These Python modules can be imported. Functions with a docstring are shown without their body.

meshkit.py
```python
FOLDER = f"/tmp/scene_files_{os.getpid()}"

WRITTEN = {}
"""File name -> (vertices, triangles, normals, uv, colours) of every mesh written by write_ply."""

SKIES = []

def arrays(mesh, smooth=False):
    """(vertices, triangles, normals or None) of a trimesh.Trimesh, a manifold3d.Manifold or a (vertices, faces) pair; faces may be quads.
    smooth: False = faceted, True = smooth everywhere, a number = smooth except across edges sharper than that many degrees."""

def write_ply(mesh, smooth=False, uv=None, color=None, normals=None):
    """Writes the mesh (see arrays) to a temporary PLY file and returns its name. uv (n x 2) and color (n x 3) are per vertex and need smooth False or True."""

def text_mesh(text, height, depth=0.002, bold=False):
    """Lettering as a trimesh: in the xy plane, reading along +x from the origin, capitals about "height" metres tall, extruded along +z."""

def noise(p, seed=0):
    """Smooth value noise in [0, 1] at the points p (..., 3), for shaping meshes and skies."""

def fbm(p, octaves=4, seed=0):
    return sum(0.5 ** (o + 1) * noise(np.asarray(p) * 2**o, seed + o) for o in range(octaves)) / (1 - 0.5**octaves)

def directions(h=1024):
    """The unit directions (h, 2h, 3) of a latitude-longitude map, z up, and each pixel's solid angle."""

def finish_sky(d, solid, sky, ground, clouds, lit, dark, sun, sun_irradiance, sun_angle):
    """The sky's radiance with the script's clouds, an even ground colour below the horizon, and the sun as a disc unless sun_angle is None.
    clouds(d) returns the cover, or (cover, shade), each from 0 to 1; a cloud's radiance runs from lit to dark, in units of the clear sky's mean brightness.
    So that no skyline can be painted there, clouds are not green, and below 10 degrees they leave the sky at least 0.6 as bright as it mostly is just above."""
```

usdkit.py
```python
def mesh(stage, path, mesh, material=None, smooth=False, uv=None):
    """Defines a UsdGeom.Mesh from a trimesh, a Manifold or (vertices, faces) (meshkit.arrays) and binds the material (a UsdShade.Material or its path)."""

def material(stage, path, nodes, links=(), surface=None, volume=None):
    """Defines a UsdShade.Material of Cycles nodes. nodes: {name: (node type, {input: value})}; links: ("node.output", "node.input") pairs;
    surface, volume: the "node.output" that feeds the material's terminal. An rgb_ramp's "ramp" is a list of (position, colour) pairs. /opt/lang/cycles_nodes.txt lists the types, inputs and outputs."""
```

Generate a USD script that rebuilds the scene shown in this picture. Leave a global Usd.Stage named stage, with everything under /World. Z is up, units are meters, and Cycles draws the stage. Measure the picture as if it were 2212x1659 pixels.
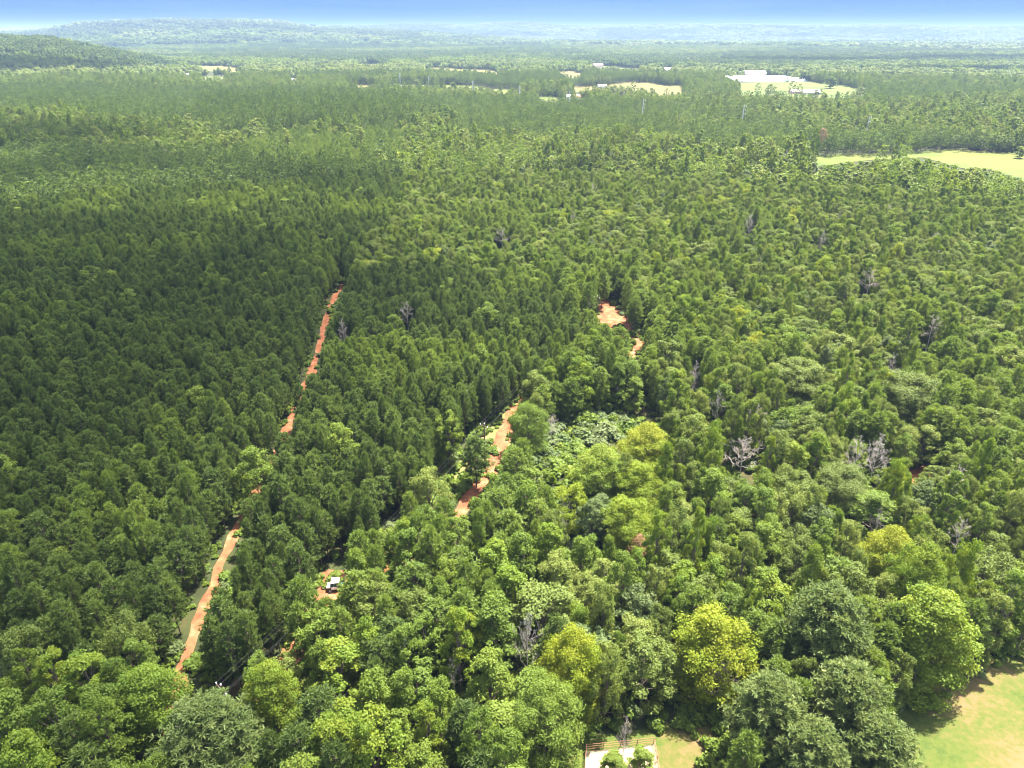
import math, random
import numpy as np, trimesh, shapely, usdkit, meshkit
from shapely.geometry import Polygon
from shapely.ops import unary_union
from pxr import Usd, UsdGeom, UsdLux, UsdShade, Sdf, Gf, Vt

rng = np.random.default_rng(7)
stage = Usd.Stage.CreateInMemory()
UsdGeom.SetStageUpAxis(stage, 'Z')
UsdGeom.SetStageMetersPerUnit(stage, 1.0)
UsdGeom.Xform.Define(stage, '/World')

# ---------------------------------------------------------------- camera, sky, sun, exposure
CAM_Z, PITCH = 85.0, math.radians(26.31)
cam = UsdGeom.Camera.Define(stage, '/World/camera')
cam.CreateHorizontalApertureAttr(36.0)
cam.CreateVerticalApertureAttr(27.0)
cam.CreateFocalLengthAttr(25.0)
cam.CreateClippingRangeAttr((0.5, 100000.0))
cam.CreateExposureAttr(2.6)
cam.AddTranslateOp().Set((0, 0, CAM_Z))
cam.AddRotateXOp().Set(90 - math.degrees(PITCH))

SUN_EL, SUN_AZ = math.radians(68), math.radians(48)          # azimuth from +y towards +x
SUN = np.array([math.sin(SUN_AZ) * math.cos(SUN_EL), math.cos(SUN_AZ) * math.cos(SUN_EL), math.sin(SUN_EL)])
sun = UsdLux.DistantLight.Define(stage, '/World/sun')
sun.CreateIntensityAttr(1.25)
sun.CreateColorAttr((1.0, 0.945, 0.82))
sun.CreateAngleAttr(0.5)
sun.GetPrim().CreateAttribute('inputs:normalize', Sdf.ValueTypeNames.Bool).Set(True)
sun.AddRotateZOp().Set(-math.degrees(SUN_AZ))
sun.AddRotateXOp().Set(-(90 - math.degrees(SUN_EL)))

sky = UsdLux.DomeLight.Define(stage, '/World/sky')
sky_m = usdkit.material(stage, '/World/Looks/sky', {
    's': ('sky_texture', {'sky_type': 'single_scattering', 'sun_disc': False, 'sun_elevation': SUN_EL, 'sun_rotation': SUN_AZ, 'altitude': 100.0, 'air_density': 1.0, 'aerosol_density': 2.0, 'ozone_density': 1.0}),
    'g': ('geometry', {}), 'z': ('separate_xyz', {}), 'w': ('hsv', {'saturation': .62}), 'r': ('rgb_ramp', {'ramp': [(0.0, (1, 1, 1)), (0.06, (1, 1, 1)), (0.22, (0, 0, 0)), (1, (0, 0, 0))]}),
    'x': ('mix', {'mix_type': 'mix'}), 'k': ('mapping', {'scale': (2.0, 2.0, 38.0)}), 'n': ('noise_texture', {'scale': 2.2, 'detail': 5, 'roughness': .55}),
    'c': ('rgb_ramp', {'ramp': [(.40, (0.21, 0.54, 1.12)), (.70, (0.29, 0.63, 1.18))]}),
    'b': ('background_shader', {'strength': 0.108})},
    [('g.position', 'z.vector'), ('z.z', 'r.fac'), ('r.color', 'x.fac'), ('s.color', 'w.color'), ('w.color', 'x.color1'), ('x.color', 'b.color'), ('g.position', 'k.vector'), ('k.vector', 'n.vector'), ('n.fac', 'c.fac'), ('c.color', 'x.color2')], surface='b.background')
UsdShade.MaterialBindingAPI.Apply(sky.GetPrim()).Bind(sky_m)

# ---------------------------------------------------------------- helpers
CP, SP, F, CX, CY = math.cos(PITCH), math.sin(PITCH), 1536.0, 1106.0, 829.5
def proj(P):
    """World points to the survey coordinates in which the place was measured (a 2212 x 1659 sheet) and their depth."""
    P = np.asarray(P, float); x, y, z = P[..., 0], P[..., 1], P[..., 2] - CAM_Z
    d = y * CP - z * SP; u = y * SP + z * CP
    d = np.maximum(d, 1e-3)
    return np.stack([CX + F * x / d, CY - F * u / d], -1), d
def at(vx, vy, z=0.0):
    a, b = (vx - CX) / F, (CY - vy) / F
    dz, dy = b * CP - SP, CP + b * SP
    t = (z - CAM_Z) / dz
    return np.array([a * t, dy * t, z])
used = {}
def free(parent, name):
    k = (parent, name); n = used.get(k, 0); used[k] = n + 1
    return f'{parent}/{name}' + (f'_{n:03d}' if n else '')
def tag(p, label=None, cat=None, group=None, kind=None):
    p = p.GetPrim() if hasattr(p, 'GetPrim') else p
    for k, v in (('label', label), ('category', cat), ('group', group), ('kind', kind)):
        if v: p.SetCustomDataByKey(k, v)
    return p
def thing(name, loc=(0, 0, 0), rz=0.0, scale=None):
    x = UsdGeom.Xform.Define(stage, free('/World', name))
    x.AddTranslateOp().Set(tuple(map(float, loc)))
    if rz: x.AddRotateZOp().Set(float(math.degrees(rz)))
    if scale is not None: x.AddScaleOp().Set(tuple(map(float, scale)))
    return x.GetPrim()
def part(parent, name, mesh, mat, smooth=False, tone=None):
    path = free(str(parent.GetPath()) if parent is not None else '/World', name)
    m = usdkit.mesh(stage, path, mesh, LOOK[mat], smooth=smooth)
    if tone is not None:
        UsdGeom.PrimvarsAPI(m).CreatePrimvar('tone', Sdf.ValueTypeNames.FloatArray, 'uniform').Set(Vt.FloatArray.FromNumpy(np.asarray(tone, np.float32)))
    return m.GetPrim()
class MB:
    def __init__(s): s.v, s.f, s.n = [], [], 0
    def add(s, v, f):
        v = np.asarray(v, float).reshape(-1, 3); f = np.asarray(f, int)
        if f.shape[1] == 4: f = np.vstack([f[:, [0, 1, 2]], f[:, [0, 2, 3]]])
        s.v.append(v); s.f.append(f + s.n); s.n += len(v); return s
    def box(s, lo, hi):
        m = trimesh.creation.box(bounds=[lo, hi]); return s.add(m.vertices, m.faces)
    def tube(s, pts, rad, k=6):
        pts = np.asarray(pts, float); t = np.gradient(pts, axis=0); t /= np.linalg.norm(t, axis=1, keepdims=True) + 1e-9
        ref = np.array([1.0, 0, 0]) if abs(t[:, 0]).mean() < .8 else np.array([0, 1.0, 0])
        a = np.cross(t, ref); a /= np.linalg.norm(a, axis=1, keepdims=True); b = np.cross(t, a)
        ang = np.arange(k) * 2 * np.pi / k; rad = np.broadcast_to(rad, (len(pts),))
        v = pts[:, None] + rad[:, None, None] * (np.cos(ang)[None, :, None] * a[:, None] + np.sin(ang)[None, :, None] * b[:, None])
        i, j = np.meshgrid(np.arange(len(pts) - 1), np.arange(k), indexing='ij')
        q = np.stack([i * k + j, i * k + (j + 1) % k, (i + 1) * k + (j + 1) % k, (i + 1) * k + j], -1).reshape(-1, 4)
        s.add(v, q)
        n0 = s.n - len(pts) * k
        s.f.append(np.array([[n0, n0 + x + 1, n0 + x] for x in range(1, k - 1)] + [[s.n - k, s.n - k + x, s.n - k + x + 1] for x in range(1, k - 1)]))
        return s
    def mesh(s): return np.vstack(s.v), np.vstack(s.f)

# ---------------------------------------------------------------- materials
LOOK = {}
def look(name, nodes, links, surface=None, volume=None):
    LOOK[name] = usdkit.material(stage, f'/World/Looks/{name}', nodes, links, surface=surface, volume=volume)
def leaf(name, stops, trans=0.42, spec=0.25, wobble=0.35, toneweight=0.5):
    """Foliage: one colour per tree from the ramp, shifted a little leaf by leaf; part of the light passes through the leaf."""
    look(name, {'o': ('object_info', {}), 'a': ('attribute', {'attribute': 'tone'}),
                'm1': ('math', {'math_type': 'multiply', 'value2': 1.0 - toneweight}), 'm2': ('math', {'math_type': 'multiply_add', 'value2': toneweight}),
                'r': ('rgb_ramp', {'ramp': stops}), 'p': ('principled_bsdf', {'roughness': 0.6, 'specular_ior_level': spec}),
                't': ('translucent_bsdf', {}), 'g': ('hsv', {'hue': 0.485, 'saturation': 1.1, 'value': 1.25}), 'x': ('mix_closure', {'fac': trans})},
         [('o.random', 'm1.value1'), ('a.fac', 'm2.value1'), ('m1.value', 'm2.value3'), ('m2.value', 'r.fac'), ('r.color', 'p.base_color'),
          ('r.color', 'g.color'), ('g.color', 't.color'), ('p.BSDF', 'x.closure1'), ('t.BSDF', 'x.closure2')], surface='x.closure')
leaf('pine_needles', [(0, (.045, .074, .017)), (.35, (.065, .100, .021)), (.7, (.088, .130, .026)), (1, (.124, .168, .033))])
leaf('light_pine_needles', [(0, (.072, .116, .020)), (.5, (.110, .162, .027)), (1, (.165, .214, .040))])  # pine_needles lightened: sunshine on the right and lower woods put into the colour
leaf('young_pine_needles', [(0, (.080, .135, .024)), (.5, (.120, .175, .032)), (1, (.170, .215, .045))])
leaf('big_pine_needles', [(0, (.072, .110, .030)), (.5, (.112, .152, .042)), (1, (.180, .218, .065))], toneweight=.8)
leaf('green_leaves', [(0, (.064, .108, .014)), (.5, (.108, .160, .020)), (1, (.164, .206, .026))])
leaf('olive_leaves', [(0, (.074, .108, .021)), (.5, (.122, .160, .030)), (1, (.186, .214, .045))])
leaf('bright_leaves', [(0, (.076, .135, .013)), (.5, (.125, .182, .017)), (1, (.200, .226, .022))], toneweight=.75)
leaf('yellow_leaves', [(0, (.108, .164, .010)), (.5, (.154, .202, .011)), (1, (.222, .222, .013))], toneweight=.65)
leaf('sage_leaves', [(0, (.080, .122, .036)), (.5, (.112, .150, .050)), (1, (.150, .178, .074))])
leaf('rust_leaves', [(0, (.16, .085, .045)), (.5, (.24, .13, .065)), (1, (.30, .19, .09))], trans=.15)
leaf('twigs', [(0, (.215, .180, .150)), (.5, (.29, .25, .215)), (1, (.37, .335, .30))], trans=0.0, spec=.1)
def rough(name, ramp, scale=1.0, detail=6, rough_=0.9, bump=0.3, dist=.05, spec=.15, stretch=(1, 1, 1)):
    look(name, {'g': ('geometry', {}), 'k': ('mapping', {'scale': stretch}), 'n': ('noise_texture', {'scale': scale, 'detail': detail, 'roughness': .62}),
                'r': ('rgb_ramp', {'ramp': ramp}), 'n2': ('noise_texture', {'scale': scale * 6, 'detail': 4}), 'b': ('bump', {'strength': bump, 'distance': dist}),
                'p': ('principled_bsdf', {'roughness': rough_, 'specular_ior_level': spec})},
         [('g.position', 'k.vector'), ('k.vector', 'n.vector'), ('k.vector', 'n2.vector'), ('n.fac', 'r.fac'), ('r.color', 'p.base_color'), ('n2.fac', 'b.height'), ('b.normal', 'p.normal')], surface='p.BSDF')
rough('bark', [(.3, (.060, .045, .036)), (.7, (.16, .125, .10))], scale=4)
rough('forest_floor', [(.30, (.024, .019, .010)), (.45, (.024, .032, .010)), (.58, (.040, .042, .014)), (.75, (.085, .042, .022))], scale=.11, detail=8, bump=.6, dist=.3)
rough('red_dirt', [(.34, (.105, .040, .019)), (.46, (.175, .064, .029)), (.54, (.205, .082, .038)), (.68, (.275, .140, .078))], scale=.38, detail=7, bump=.5, dist=.06)
rough('dirt_grass', [(.34, (.19, .11, .055)), (.48, (.12, .108, .036)), (.66, (.075, .095, .024))], scale=.35, detail=7, bump=.5, dist=.08)
look('pasture', {'g': ('geometry', {}), 'n': ('noise_texture', {'scale': .055, 'detail': 3, 'roughness': .5}), 'n2': ('noise_texture', {'scale': .9, 'detail': 8, 'roughness': .7}), 'n3': ('noise_texture', {'scale': 5, 'detail': 5, 'roughness': .7}),
                 'm': ('math', {'math_type': 'multiply_add', 'value2': .42}), 'm2': ('math', {'math_type': 'multiply', 'value2': .62}), 'r': ('rgb_ramp', {'ramp': [(.43, (.036, .056, .010)), (.50, (.053, .068, .012)), (.56, (.076, .070, .019)), (.63, (.110, .077, .035))]}),
                 'b': ('bump', {'strength': .3, 'distance': .03}), 'p': ('principled_bsdf', {'roughness': .9, 'specular_ior_level': .15})},
     [('g.position', 'n.vector'), ('g.position', 'n2.vector'), ('g.position', 'n3.vector'), ('n2.fac', 'm.value1'), ('n.fac', 'm2.value1'), ('m2.value', 'm.value3'), ('m.value', 'r.fac'), ('r.color', 'p.base_color'), ('n3.fac', 'b.height'), ('b.normal', 'p.normal')], surface='p.BSDF')
rough('meadow', [(.38, (.086, .088, .019)), (.5, (.068, .084, .015)), (.62, (.048, .070, .011))], scale=.012, detail=8)
rough('hay_field', [(.32, (.140, .112, .032)), (.5, (.122, .104, .027)), (.7, (.096, .090, .021))], scale=.010, detail=8)
rough('dry_field', [(.32, (.108, .084, .030)), (.5, (.092, .082, .024)), (.7, (.064, .066, .017))], scale=.012, detail=8)
rough('pale_sand', [(.3, (.22, .165, .105)), (.6, (.29, .235, .165))], scale=.6, bump=.3)
rough('quarry', [(.3, (.55, .52, .45)), (.7, (.70, .67, .60))], scale=.01)
rough('far_forest', [(.30, (.034, .062, .026)), (.5, (.054, .086, .032)), (.7, (.085, .108, .044))], scale=.012, detail=12, bump=1, dist=6, stretch=(1, .7, 1))
rough('pole_wood', [(.3, (.045, .030, .024)), (.7, (.11, .075, .058))], scale=3)
rough('rusty_pipe', [(.3, (.13, .060, .038)), (.7, (.28, .150, .095))], scale=5)
rough('concrete_pole', [(.3, (.30, .29, .275)), (.7, (.38, .37, .35))], scale=.6)
def plain(name, color, rough_=.5, metal=0.0, spec=.4, vary=.08):
    c = np.array(color)
    look(name, {'g': ('geometry', {}), 'n': ('noise_texture', {'scale': 1.4, 'detail': 5}), 'r': ('rgb_ramp', {'ramp': [(.3, tuple(c * (1 - vary))), (.7, tuple(np.minimum(c * (1 + vary), .95)))]}),
                'p': ('principled_bsdf', {'roughness': rough_, 'metallic': metal, 'specular_ior_level': spec})},
         [('g.position', 'n.vector'), ('n.fac', 'r.fac'), ('r.color', 'p.base_color')], surface='p.BSDF')
plain('white_paint', (.80, .80, .78), .35); plain('white_wall', (.74, .73, .70), .7); plain('pink_wall', (.55, .36, .32), .8); plain('tan_wall', (.50, .42, .33), .8)
plain('grey_roof', (.42, .43, .45), .5); plain('red_roof', (.45, .10, .07), .6); plain('white_roof', (.80, .80, .80), .4); plain('brown_roof', (.20, .15, .12), .8)
plain('greenhouse_film', (.84, .85, .85), .4); plain('dark_glass', (.03, .035, .04), .15); plain('dark_green_paint', (.035, .075, .04), .4); plain('black_rubber', (.025, .025, .027), .8)
plain('grey_metal', (.45, .46, .47), .45, .7); plain('porcelain', (.80, .80, .78), .25); plain('wire', (.05, .05, .05), .5)
look('haze', {'v': ('principled_volume', {'color': (.235, .325, .50), 'density': 0.95e-4, 'anisotropy': 0.0})}, [], volume='v.volume')
look('cloud', {'v': ('principled_volume', {'color': (1, 1, 1), 'density': 0.0130, 'anisotropy': 0.2})}, [], volume='v.volume')

# ---------------------------------------------------------------- setting: ground, hills, fields, roads
def swell(x, y):
    d = np.hypot(x, y); s = np.clip((d - 2600) / 2600, 0, 1); s = s * s * (3 - 2 * s)
    return s * (34 * meshkit.fbm(np.stack([x / 1500, y / 800, np.zeros_like(x)], -1), 3, 5) - 6).clip(0)
RIDGES = [  # name, distance, half depth, [(survey x, height above plain)]
    ('wooded_hill', 2150, 330, [(-700, 30), (-400, 52), (-150, 68), (20, 66), (110, 58), (180, 42), (260, 24), (340, 8), (400, 0)]),
    ('distant_ridge', 5600, 800, [(-500, 20), (60, 72), (110, 88), (170, 120), (260, 138), (400, 147), (500, 150), (560, 146), (585, 136), (610, 134), (650, 108), (720, 92), (850, 78), (1000, 50), (1150, 20), (1300, 0)]),
    ('far_hills', 8300, 700, [(500, 120), (700, 128), (800, 118), (870, 140), (935, 154), (980, 136), (1010, 134), (1060, 154), (1120, 156), (1170, 150), (1260, 120), (1330, 124), (1450, 142), (1600, 140), (1750, 130), (1900, 135), (2050, 120), (2250, 110), (2700, 100), (3200, 60)]),
]
def ridge_h(k, x, y):
    name, D, W, prof = RIDGES[k]
    vx = CX + F * (x / np.maximum(y, 1)) * 1.1156
    h = np.interp(vx, [p[0] for p in prof], [p[1] for p in prof], left=0, right=0)
    n = meshkit.fbm(np.stack([x / (W * .6), y / (W * .6), np.zeros_like(x)], -1), 4, 11 + k)
    t = (y - D) / W
    t = np.where(t < 0, t * .55, t)
    return h * np.exp(-t * t * 1.4) * (.90 + .2 * n) - 1.0
def ground_h(x, y):
    x, y = np.asarray(x, float), np.asarray(y, float)
    h = swell(x, y)
    for k in range(len(RIDGES)): h = np.maximum(h, ridge_h(k, x, y))
    return np.maximum(h, 0)
rad = np.concatenate([[0], np.geomspace(8, 30000, 190)]); az = np.linspace(0, 2 * np.pi, 289)[:-1]
R, A = np.meshgrid(rad[1:], az, indexing='ij')
X, Y = R * np.sin(A), R * np.cos(A)
V = np.vstack([[[0, 0, 0]], np.stack([X, Y, swell(X, Y)], -1).reshape(-1, 3)])
n = len(az); i, j = np.meshgrid(np.arange(len(rad) - 2), np.arange(n), indexing='ij')
q = np.stack([1 + i * n + j, 1 + (i + 1) * n + j, 1 + (i + 1) * n + (j + 1) % n, 1 + i * n + (j + 1) % n], -1).reshape(-1, 4)
fan = np.array([[0, 1 + k, 1 + (k + 1) % n] for k in range(n)])
q = np.vstack([q[:, [0, 2, 1]], q[:, [0, 3, 2]], fan])
near = np.hypot(V[q].mean(1)[:, 0], V[q].mean(1)[:, 1]) < 2600
tag(part(None, 'ground', (V, q[near]), 'forest_floor', True), kind='structure', label='dark forest floor of litter and low growth under the trees')
tag(part(None, 'terrain', (V, q[~near]), 'far_forest', True), kind='structure', label='wooded plain rolling away to the hazy horizon')
for k, (name, D, W, prof) in enumerate(RIDGES):
    y = np.linspace(D - 3.2 * W, D + 1.8 * W, 60); vx = np.linspace(prof[0][0] - 150, prof[-1][0] + 150, 140)
    VX, YY = np.meshgrid(vx, y, indexing='ij'); XX = (VX - CX) / F / 1.1156 * YY
    Z = ridge_h(k, XX, YY)
    i, j = np.meshgrid(np.arange(len(vx) - 1), np.arange(len(y) - 1), indexing='ij'); m = len(y)
    q = np.stack([i * m + j, (i + 1) * m + j, (i + 1) * m + j + 1, i * m + j + 1], -1).reshape(-1, 4)
    tag(part(None, name, (np.stack([XX, YY, Z], -1).reshape(-1, 3), q), 'far_forest', True), kind='structure')

def sheet(name, poly, mat, z, label, ragged=0.0, parent=None):
    """A flat sheet on the ground inside a polygon measured on the survey sheet."""
    pts = np.array([at(*p)[:2] for p in poly])
    g = Polygon(pts).buffer(0)
    if ragged:
        g = g.segmentize(ragged * .8)
        c = np.array(g.exterior.coords)[:-1]
        nz = meshkit.noise(np.c_[c / (ragged * 1.7), np.zeros(len(c))], 3) - .5; nz2 = meshkit.noise(np.c_[c / (ragged * 1.7), np.ones(len(c)) * 9], 4) - .5
        g = Polygon(c + np.c_[nz, nz2] * ragged).buffer(0)
    gs = list(getattr(g, 'geoms', [g])); gs = [max(gs, key=lambda a: a.area)]
    v, f = trimesh.creation.triangulate_polygon(gs[0], engine='earcut')
    f = np.asarray(f); v = np.asarray(v)
    a, b, c = v[f[:, 0]], v[f[:, 1]], v[f[:, 2]]
    flip = ((b - a)[:, 0] * (c - a)[:, 1] - (b - a)[:, 1] * (c - a)[:, 0]) < 0
    f[flip] = f[flip][:, ::-1]
    return tag(part(None, name, (np.c_[v, np.full(len(v), z)], f), mat), kind='structure', label=label)

CLEAR = []                                   # where the photograph shows open ground: no crown may stand in the line of sight to it
ROAD1 = [(745, 608), (733, 628), (713, 661), (704, 691), (694, 734), (687, 757), (671, 810), (650, 860), (629, 905), (622, 930), (590, 990), (555, 1060), (518, 1133), (503, 1165), (491, 1195), (472, 1222), (461, 1262), (455, 1290), (424, 1335), (416, 1375), (403, 1410), (394, 1450), (380, 1520), (360, 1600), (330, 1700)]
ROAD2 = [(1190, 800), (1150, 840), (1124, 868), (1108, 890), (1092, 925), (1078, 965), (1070, 1000), (1052, 1032), (1024, 1056), (1003, 1092), (960, 1150), (900, 1200), (840, 1230), (770, 1250), (715, 1268), (680, 1320), (655, 1370), (620, 1440), (585, 1490), (540, 1530)]
def ribbon(name, line, half, mat, z, label):
    p = np.array([at(*q)[:2] for q in line]); s = np.r_[0, np.cumsum(np.linalg.norm(np.diff(p, axis=0), axis=1))]
    t = np.arange(0, s[-1], 1.5); c = np.c_[np.interp(t, s, p[:, 0]), np.interp(t, s, p[:, 1])]
    for _ in range(6): c[1:-1] = (c[:-2] + 2 * c[1:-1] + c[2:]) / 4
    d = np.gradient(c, axis=0); d /= np.linalg.norm(d, axis=1, keepdims=True); nrm = np.c_[-d[:, 1], d[:, 0]]
    wob = lambda s_: (meshkit.fbm(np.c_[t / 5, np.full(len(t), s_), np.zeros(len(t))], 3, 2) - .5) * 1.9
    L, Rr = c + nrm * (half + wob(1.5))[:, None], c - nrm * (half + wob(7.5))[:, None]
    v = np.c_[np.vstack([L, Rr]), np.full(2 * len(c), z)]; m = len(c); k = np.arange(m - 1)
    return tag(part(None, name, (v, np.stack([k, k + m, k + m + 1, k + 1], -1)), mat), kind='structure', label=label)
ribbon('dirt_road', ROAD1, 1.05, 'red_dirt', .012, 'long straight red dirt road between two pine plantations')
ribbon('dirt_track', ROAD2, 1.7, 'red_dirt', .012, 'winding red dirt track past the utility vehicle and the power pole')
CLEAR += [[(624, 930), (593, 990), (570, 1036), (566, 1036), (588, 990), (619, 930)], [(668, 800), (648, 862), (637, 895), (633, 895), (645, 862), (664, 800)], [(556, 1058), (524, 1124), (520, 1124), (551, 1058)], [(752, 593), (762, 584), (758, 580), (746, 597)], [(668, 806), (660, 830), (656, 832), (664, 806)], [(598, 975), (588, 1000), (584, 1000), (594, 975)], [(560, 1050), (545, 1085), (541, 1085), (556, 1050)], [(750, 606), (740, 606), (726, 628), (707, 660), (697, 691), (687, 734), (680, 757), (668, 790), (675, 800), (690, 772), (700, 740), (712, 695), (720, 665), (740, 632)],
          [(632, 900), (620, 908), (615, 930), (626, 932), (634, 915)],
          [(524, 1130), (512, 1135), (500, 1158), (488, 1180), (474, 1203), (459, 1240), (446, 1290), (458, 1292), (468, 1262), (475, 1230), (498, 1207), (514, 1198), (510, 1165), (523, 1145)],
          [(428, 1326), (418, 1330), (408, 1372), (393, 1410), (386, 1445), (398, 1452), (408, 1418), (422, 1385), (432, 1345)],
          [(1127, 866), (1117, 866), (1098, 885), (1086, 905), (1060, 920), (1043, 938), (1060, 960), (1062, 985), (1055, 1010), (1062, 1018), (1082, 1010), (1088, 985), (1088, 955), (1093, 925), (1108, 898), (1120, 888)],
          [(1055, 1032), (1030, 1040), (1008, 1062), (992, 1085), (986, 1104), (1002, 1106), (1018, 1085), (1038, 1064), (1056, 1046)],
          [(998, 994), (975, 1004), (948, 1020), (942, 1034), (966, 1042), (987, 1022), (1002, 1010)],
          [(880, 1092), (866, 1100), (815, 1150), (820, 1162), (872, 1112)], [(1000, 962), (1036, 938), (1050, 920), (1040, 915), (996, 955)],
          [(690, 1228), (706, 1222), (734, 1224), (738, 1240), (738, 1255), (744, 1266), (742, 1276), (716, 1286), (696, 1286), (684, 1262)],
          [(466, 1478), (492, 1478), (508, 1512), (504, 1535), (488, 1537), (458, 1540)],
          [(668, 1310), (660, 1340), (666, 1345), (674, 1318)]]
shrink = lambda P, k: [(np.mean([q[0] for q in P]) + (x - np.mean([q[0] for q in P])) * k, np.mean([q[1] for q in P]) + (y - np.mean([q[1] for q in P])) * k) for x, y in P]
ROADS_N = len(CLEAR)
PATCH = [[(1301, 652), (1317, 661), (1331, 678), (1353, 687), (1357, 703), (1324, 700), (1311, 694), (1285, 697), (1290, 672)],
         [(1361, 722), (1384, 729), (1393, 748), (1378, 759), (1363, 752)], [(1252, 684), (1267, 690), (1259, 706)]]
PATCH = [shrink(P_, .9) for P_ in PATCH]
CLEAR += PATCH
sheet('dirt_clearing', [(1298, 640), (1322, 650), (1345, 675), (1372, 695), (1392, 722), (1406, 750), (1386, 775), (1355, 772), (1340, 735), (1318, 716), (1270, 716), (1240, 712), (1245, 675), (1280, 668)], 'red_dirt', .008, 'pale red dirt clearing among bright pines right of centre', 4)
sheet('grassy_verge', [(1124, 860), (1100, 880), (1085, 902), (1056, 918), (1036, 940), (1000, 985), (960, 1015), (935, 1045), (975, 1060), (1010, 1030), (1050, 1025), (1096, 1010), (1100, 940), (1115, 900), (1130, 880)], 'dirt_grass', .006, 'thin grass and bare dirt beside the power pole on the track', 3)
sheet('dirt_yard', [(684, 1240), (705, 1228), (738, 1232), (752, 1255), (752, 1275), (725, 1290), (690, 1292), (678, 1265)], 'red_dirt', .008, 'small red dirt yard where the utility vehicle stands', 3)
PAST = [(2400, 1400), (2212, 1447), (2168, 1451), (2098, 1468), (2071, 1486), (2064, 1524), (2000, 1550), (1950, 1562), (1938, 1580), (1958, 1611), (1981, 1660), (2010, 1760), (2500, 1760)]
CLEAR.append(PAST)
sheet('pasture', [(2450, 1360), (2212, 1400), (2100, 1420), (2000, 1460), (1900, 1500), (1840, 1560), (1880, 1640), (1940, 1760), (2700, 1800)], 'pasture', .008, 'mown pasture with tan patches in the bottom right corner', 4)
LAWN = [(1238, 1612), (1265, 1604), (1330, 1600), (1420, 1597), (1440, 1610), (1500, 1598), (1522, 1600), (1535, 1659), (1530, 1720), (1230, 1720)]
CLEAR.append(LAWN)
sheet('lawn', [(1180, 1600), (1260, 1580), (1420, 1570), (1500, 1560), (1620, 1580), (1660, 1640), (1640, 1800), (1150, 1800)], 'pasture', .008, 'yellowing grass around the fenced pen at the bottom edge', 4)
sheet('pen_floor', [(1265, 1623), (1412, 1608), (1432, 1720), (1262, 1740)], 'pale_sand', .016, 'pale sandy floor of the fenced pen')
DIRT = [[(1965, 1022), (1985, 1012), (2008, 1010), (2008, 1020), (1985, 1032), (1968, 1036)]]
CLEAR += DIRT
sheet('bare_patch', [(1955, 1020), (1985, 1004), (2015, 1005), (2015, 1030), (1985, 1060), (1960, 1048)], 'red_dirt', .008, 'small bare red patch among trees right of the pale dead tree', 2)
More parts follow.
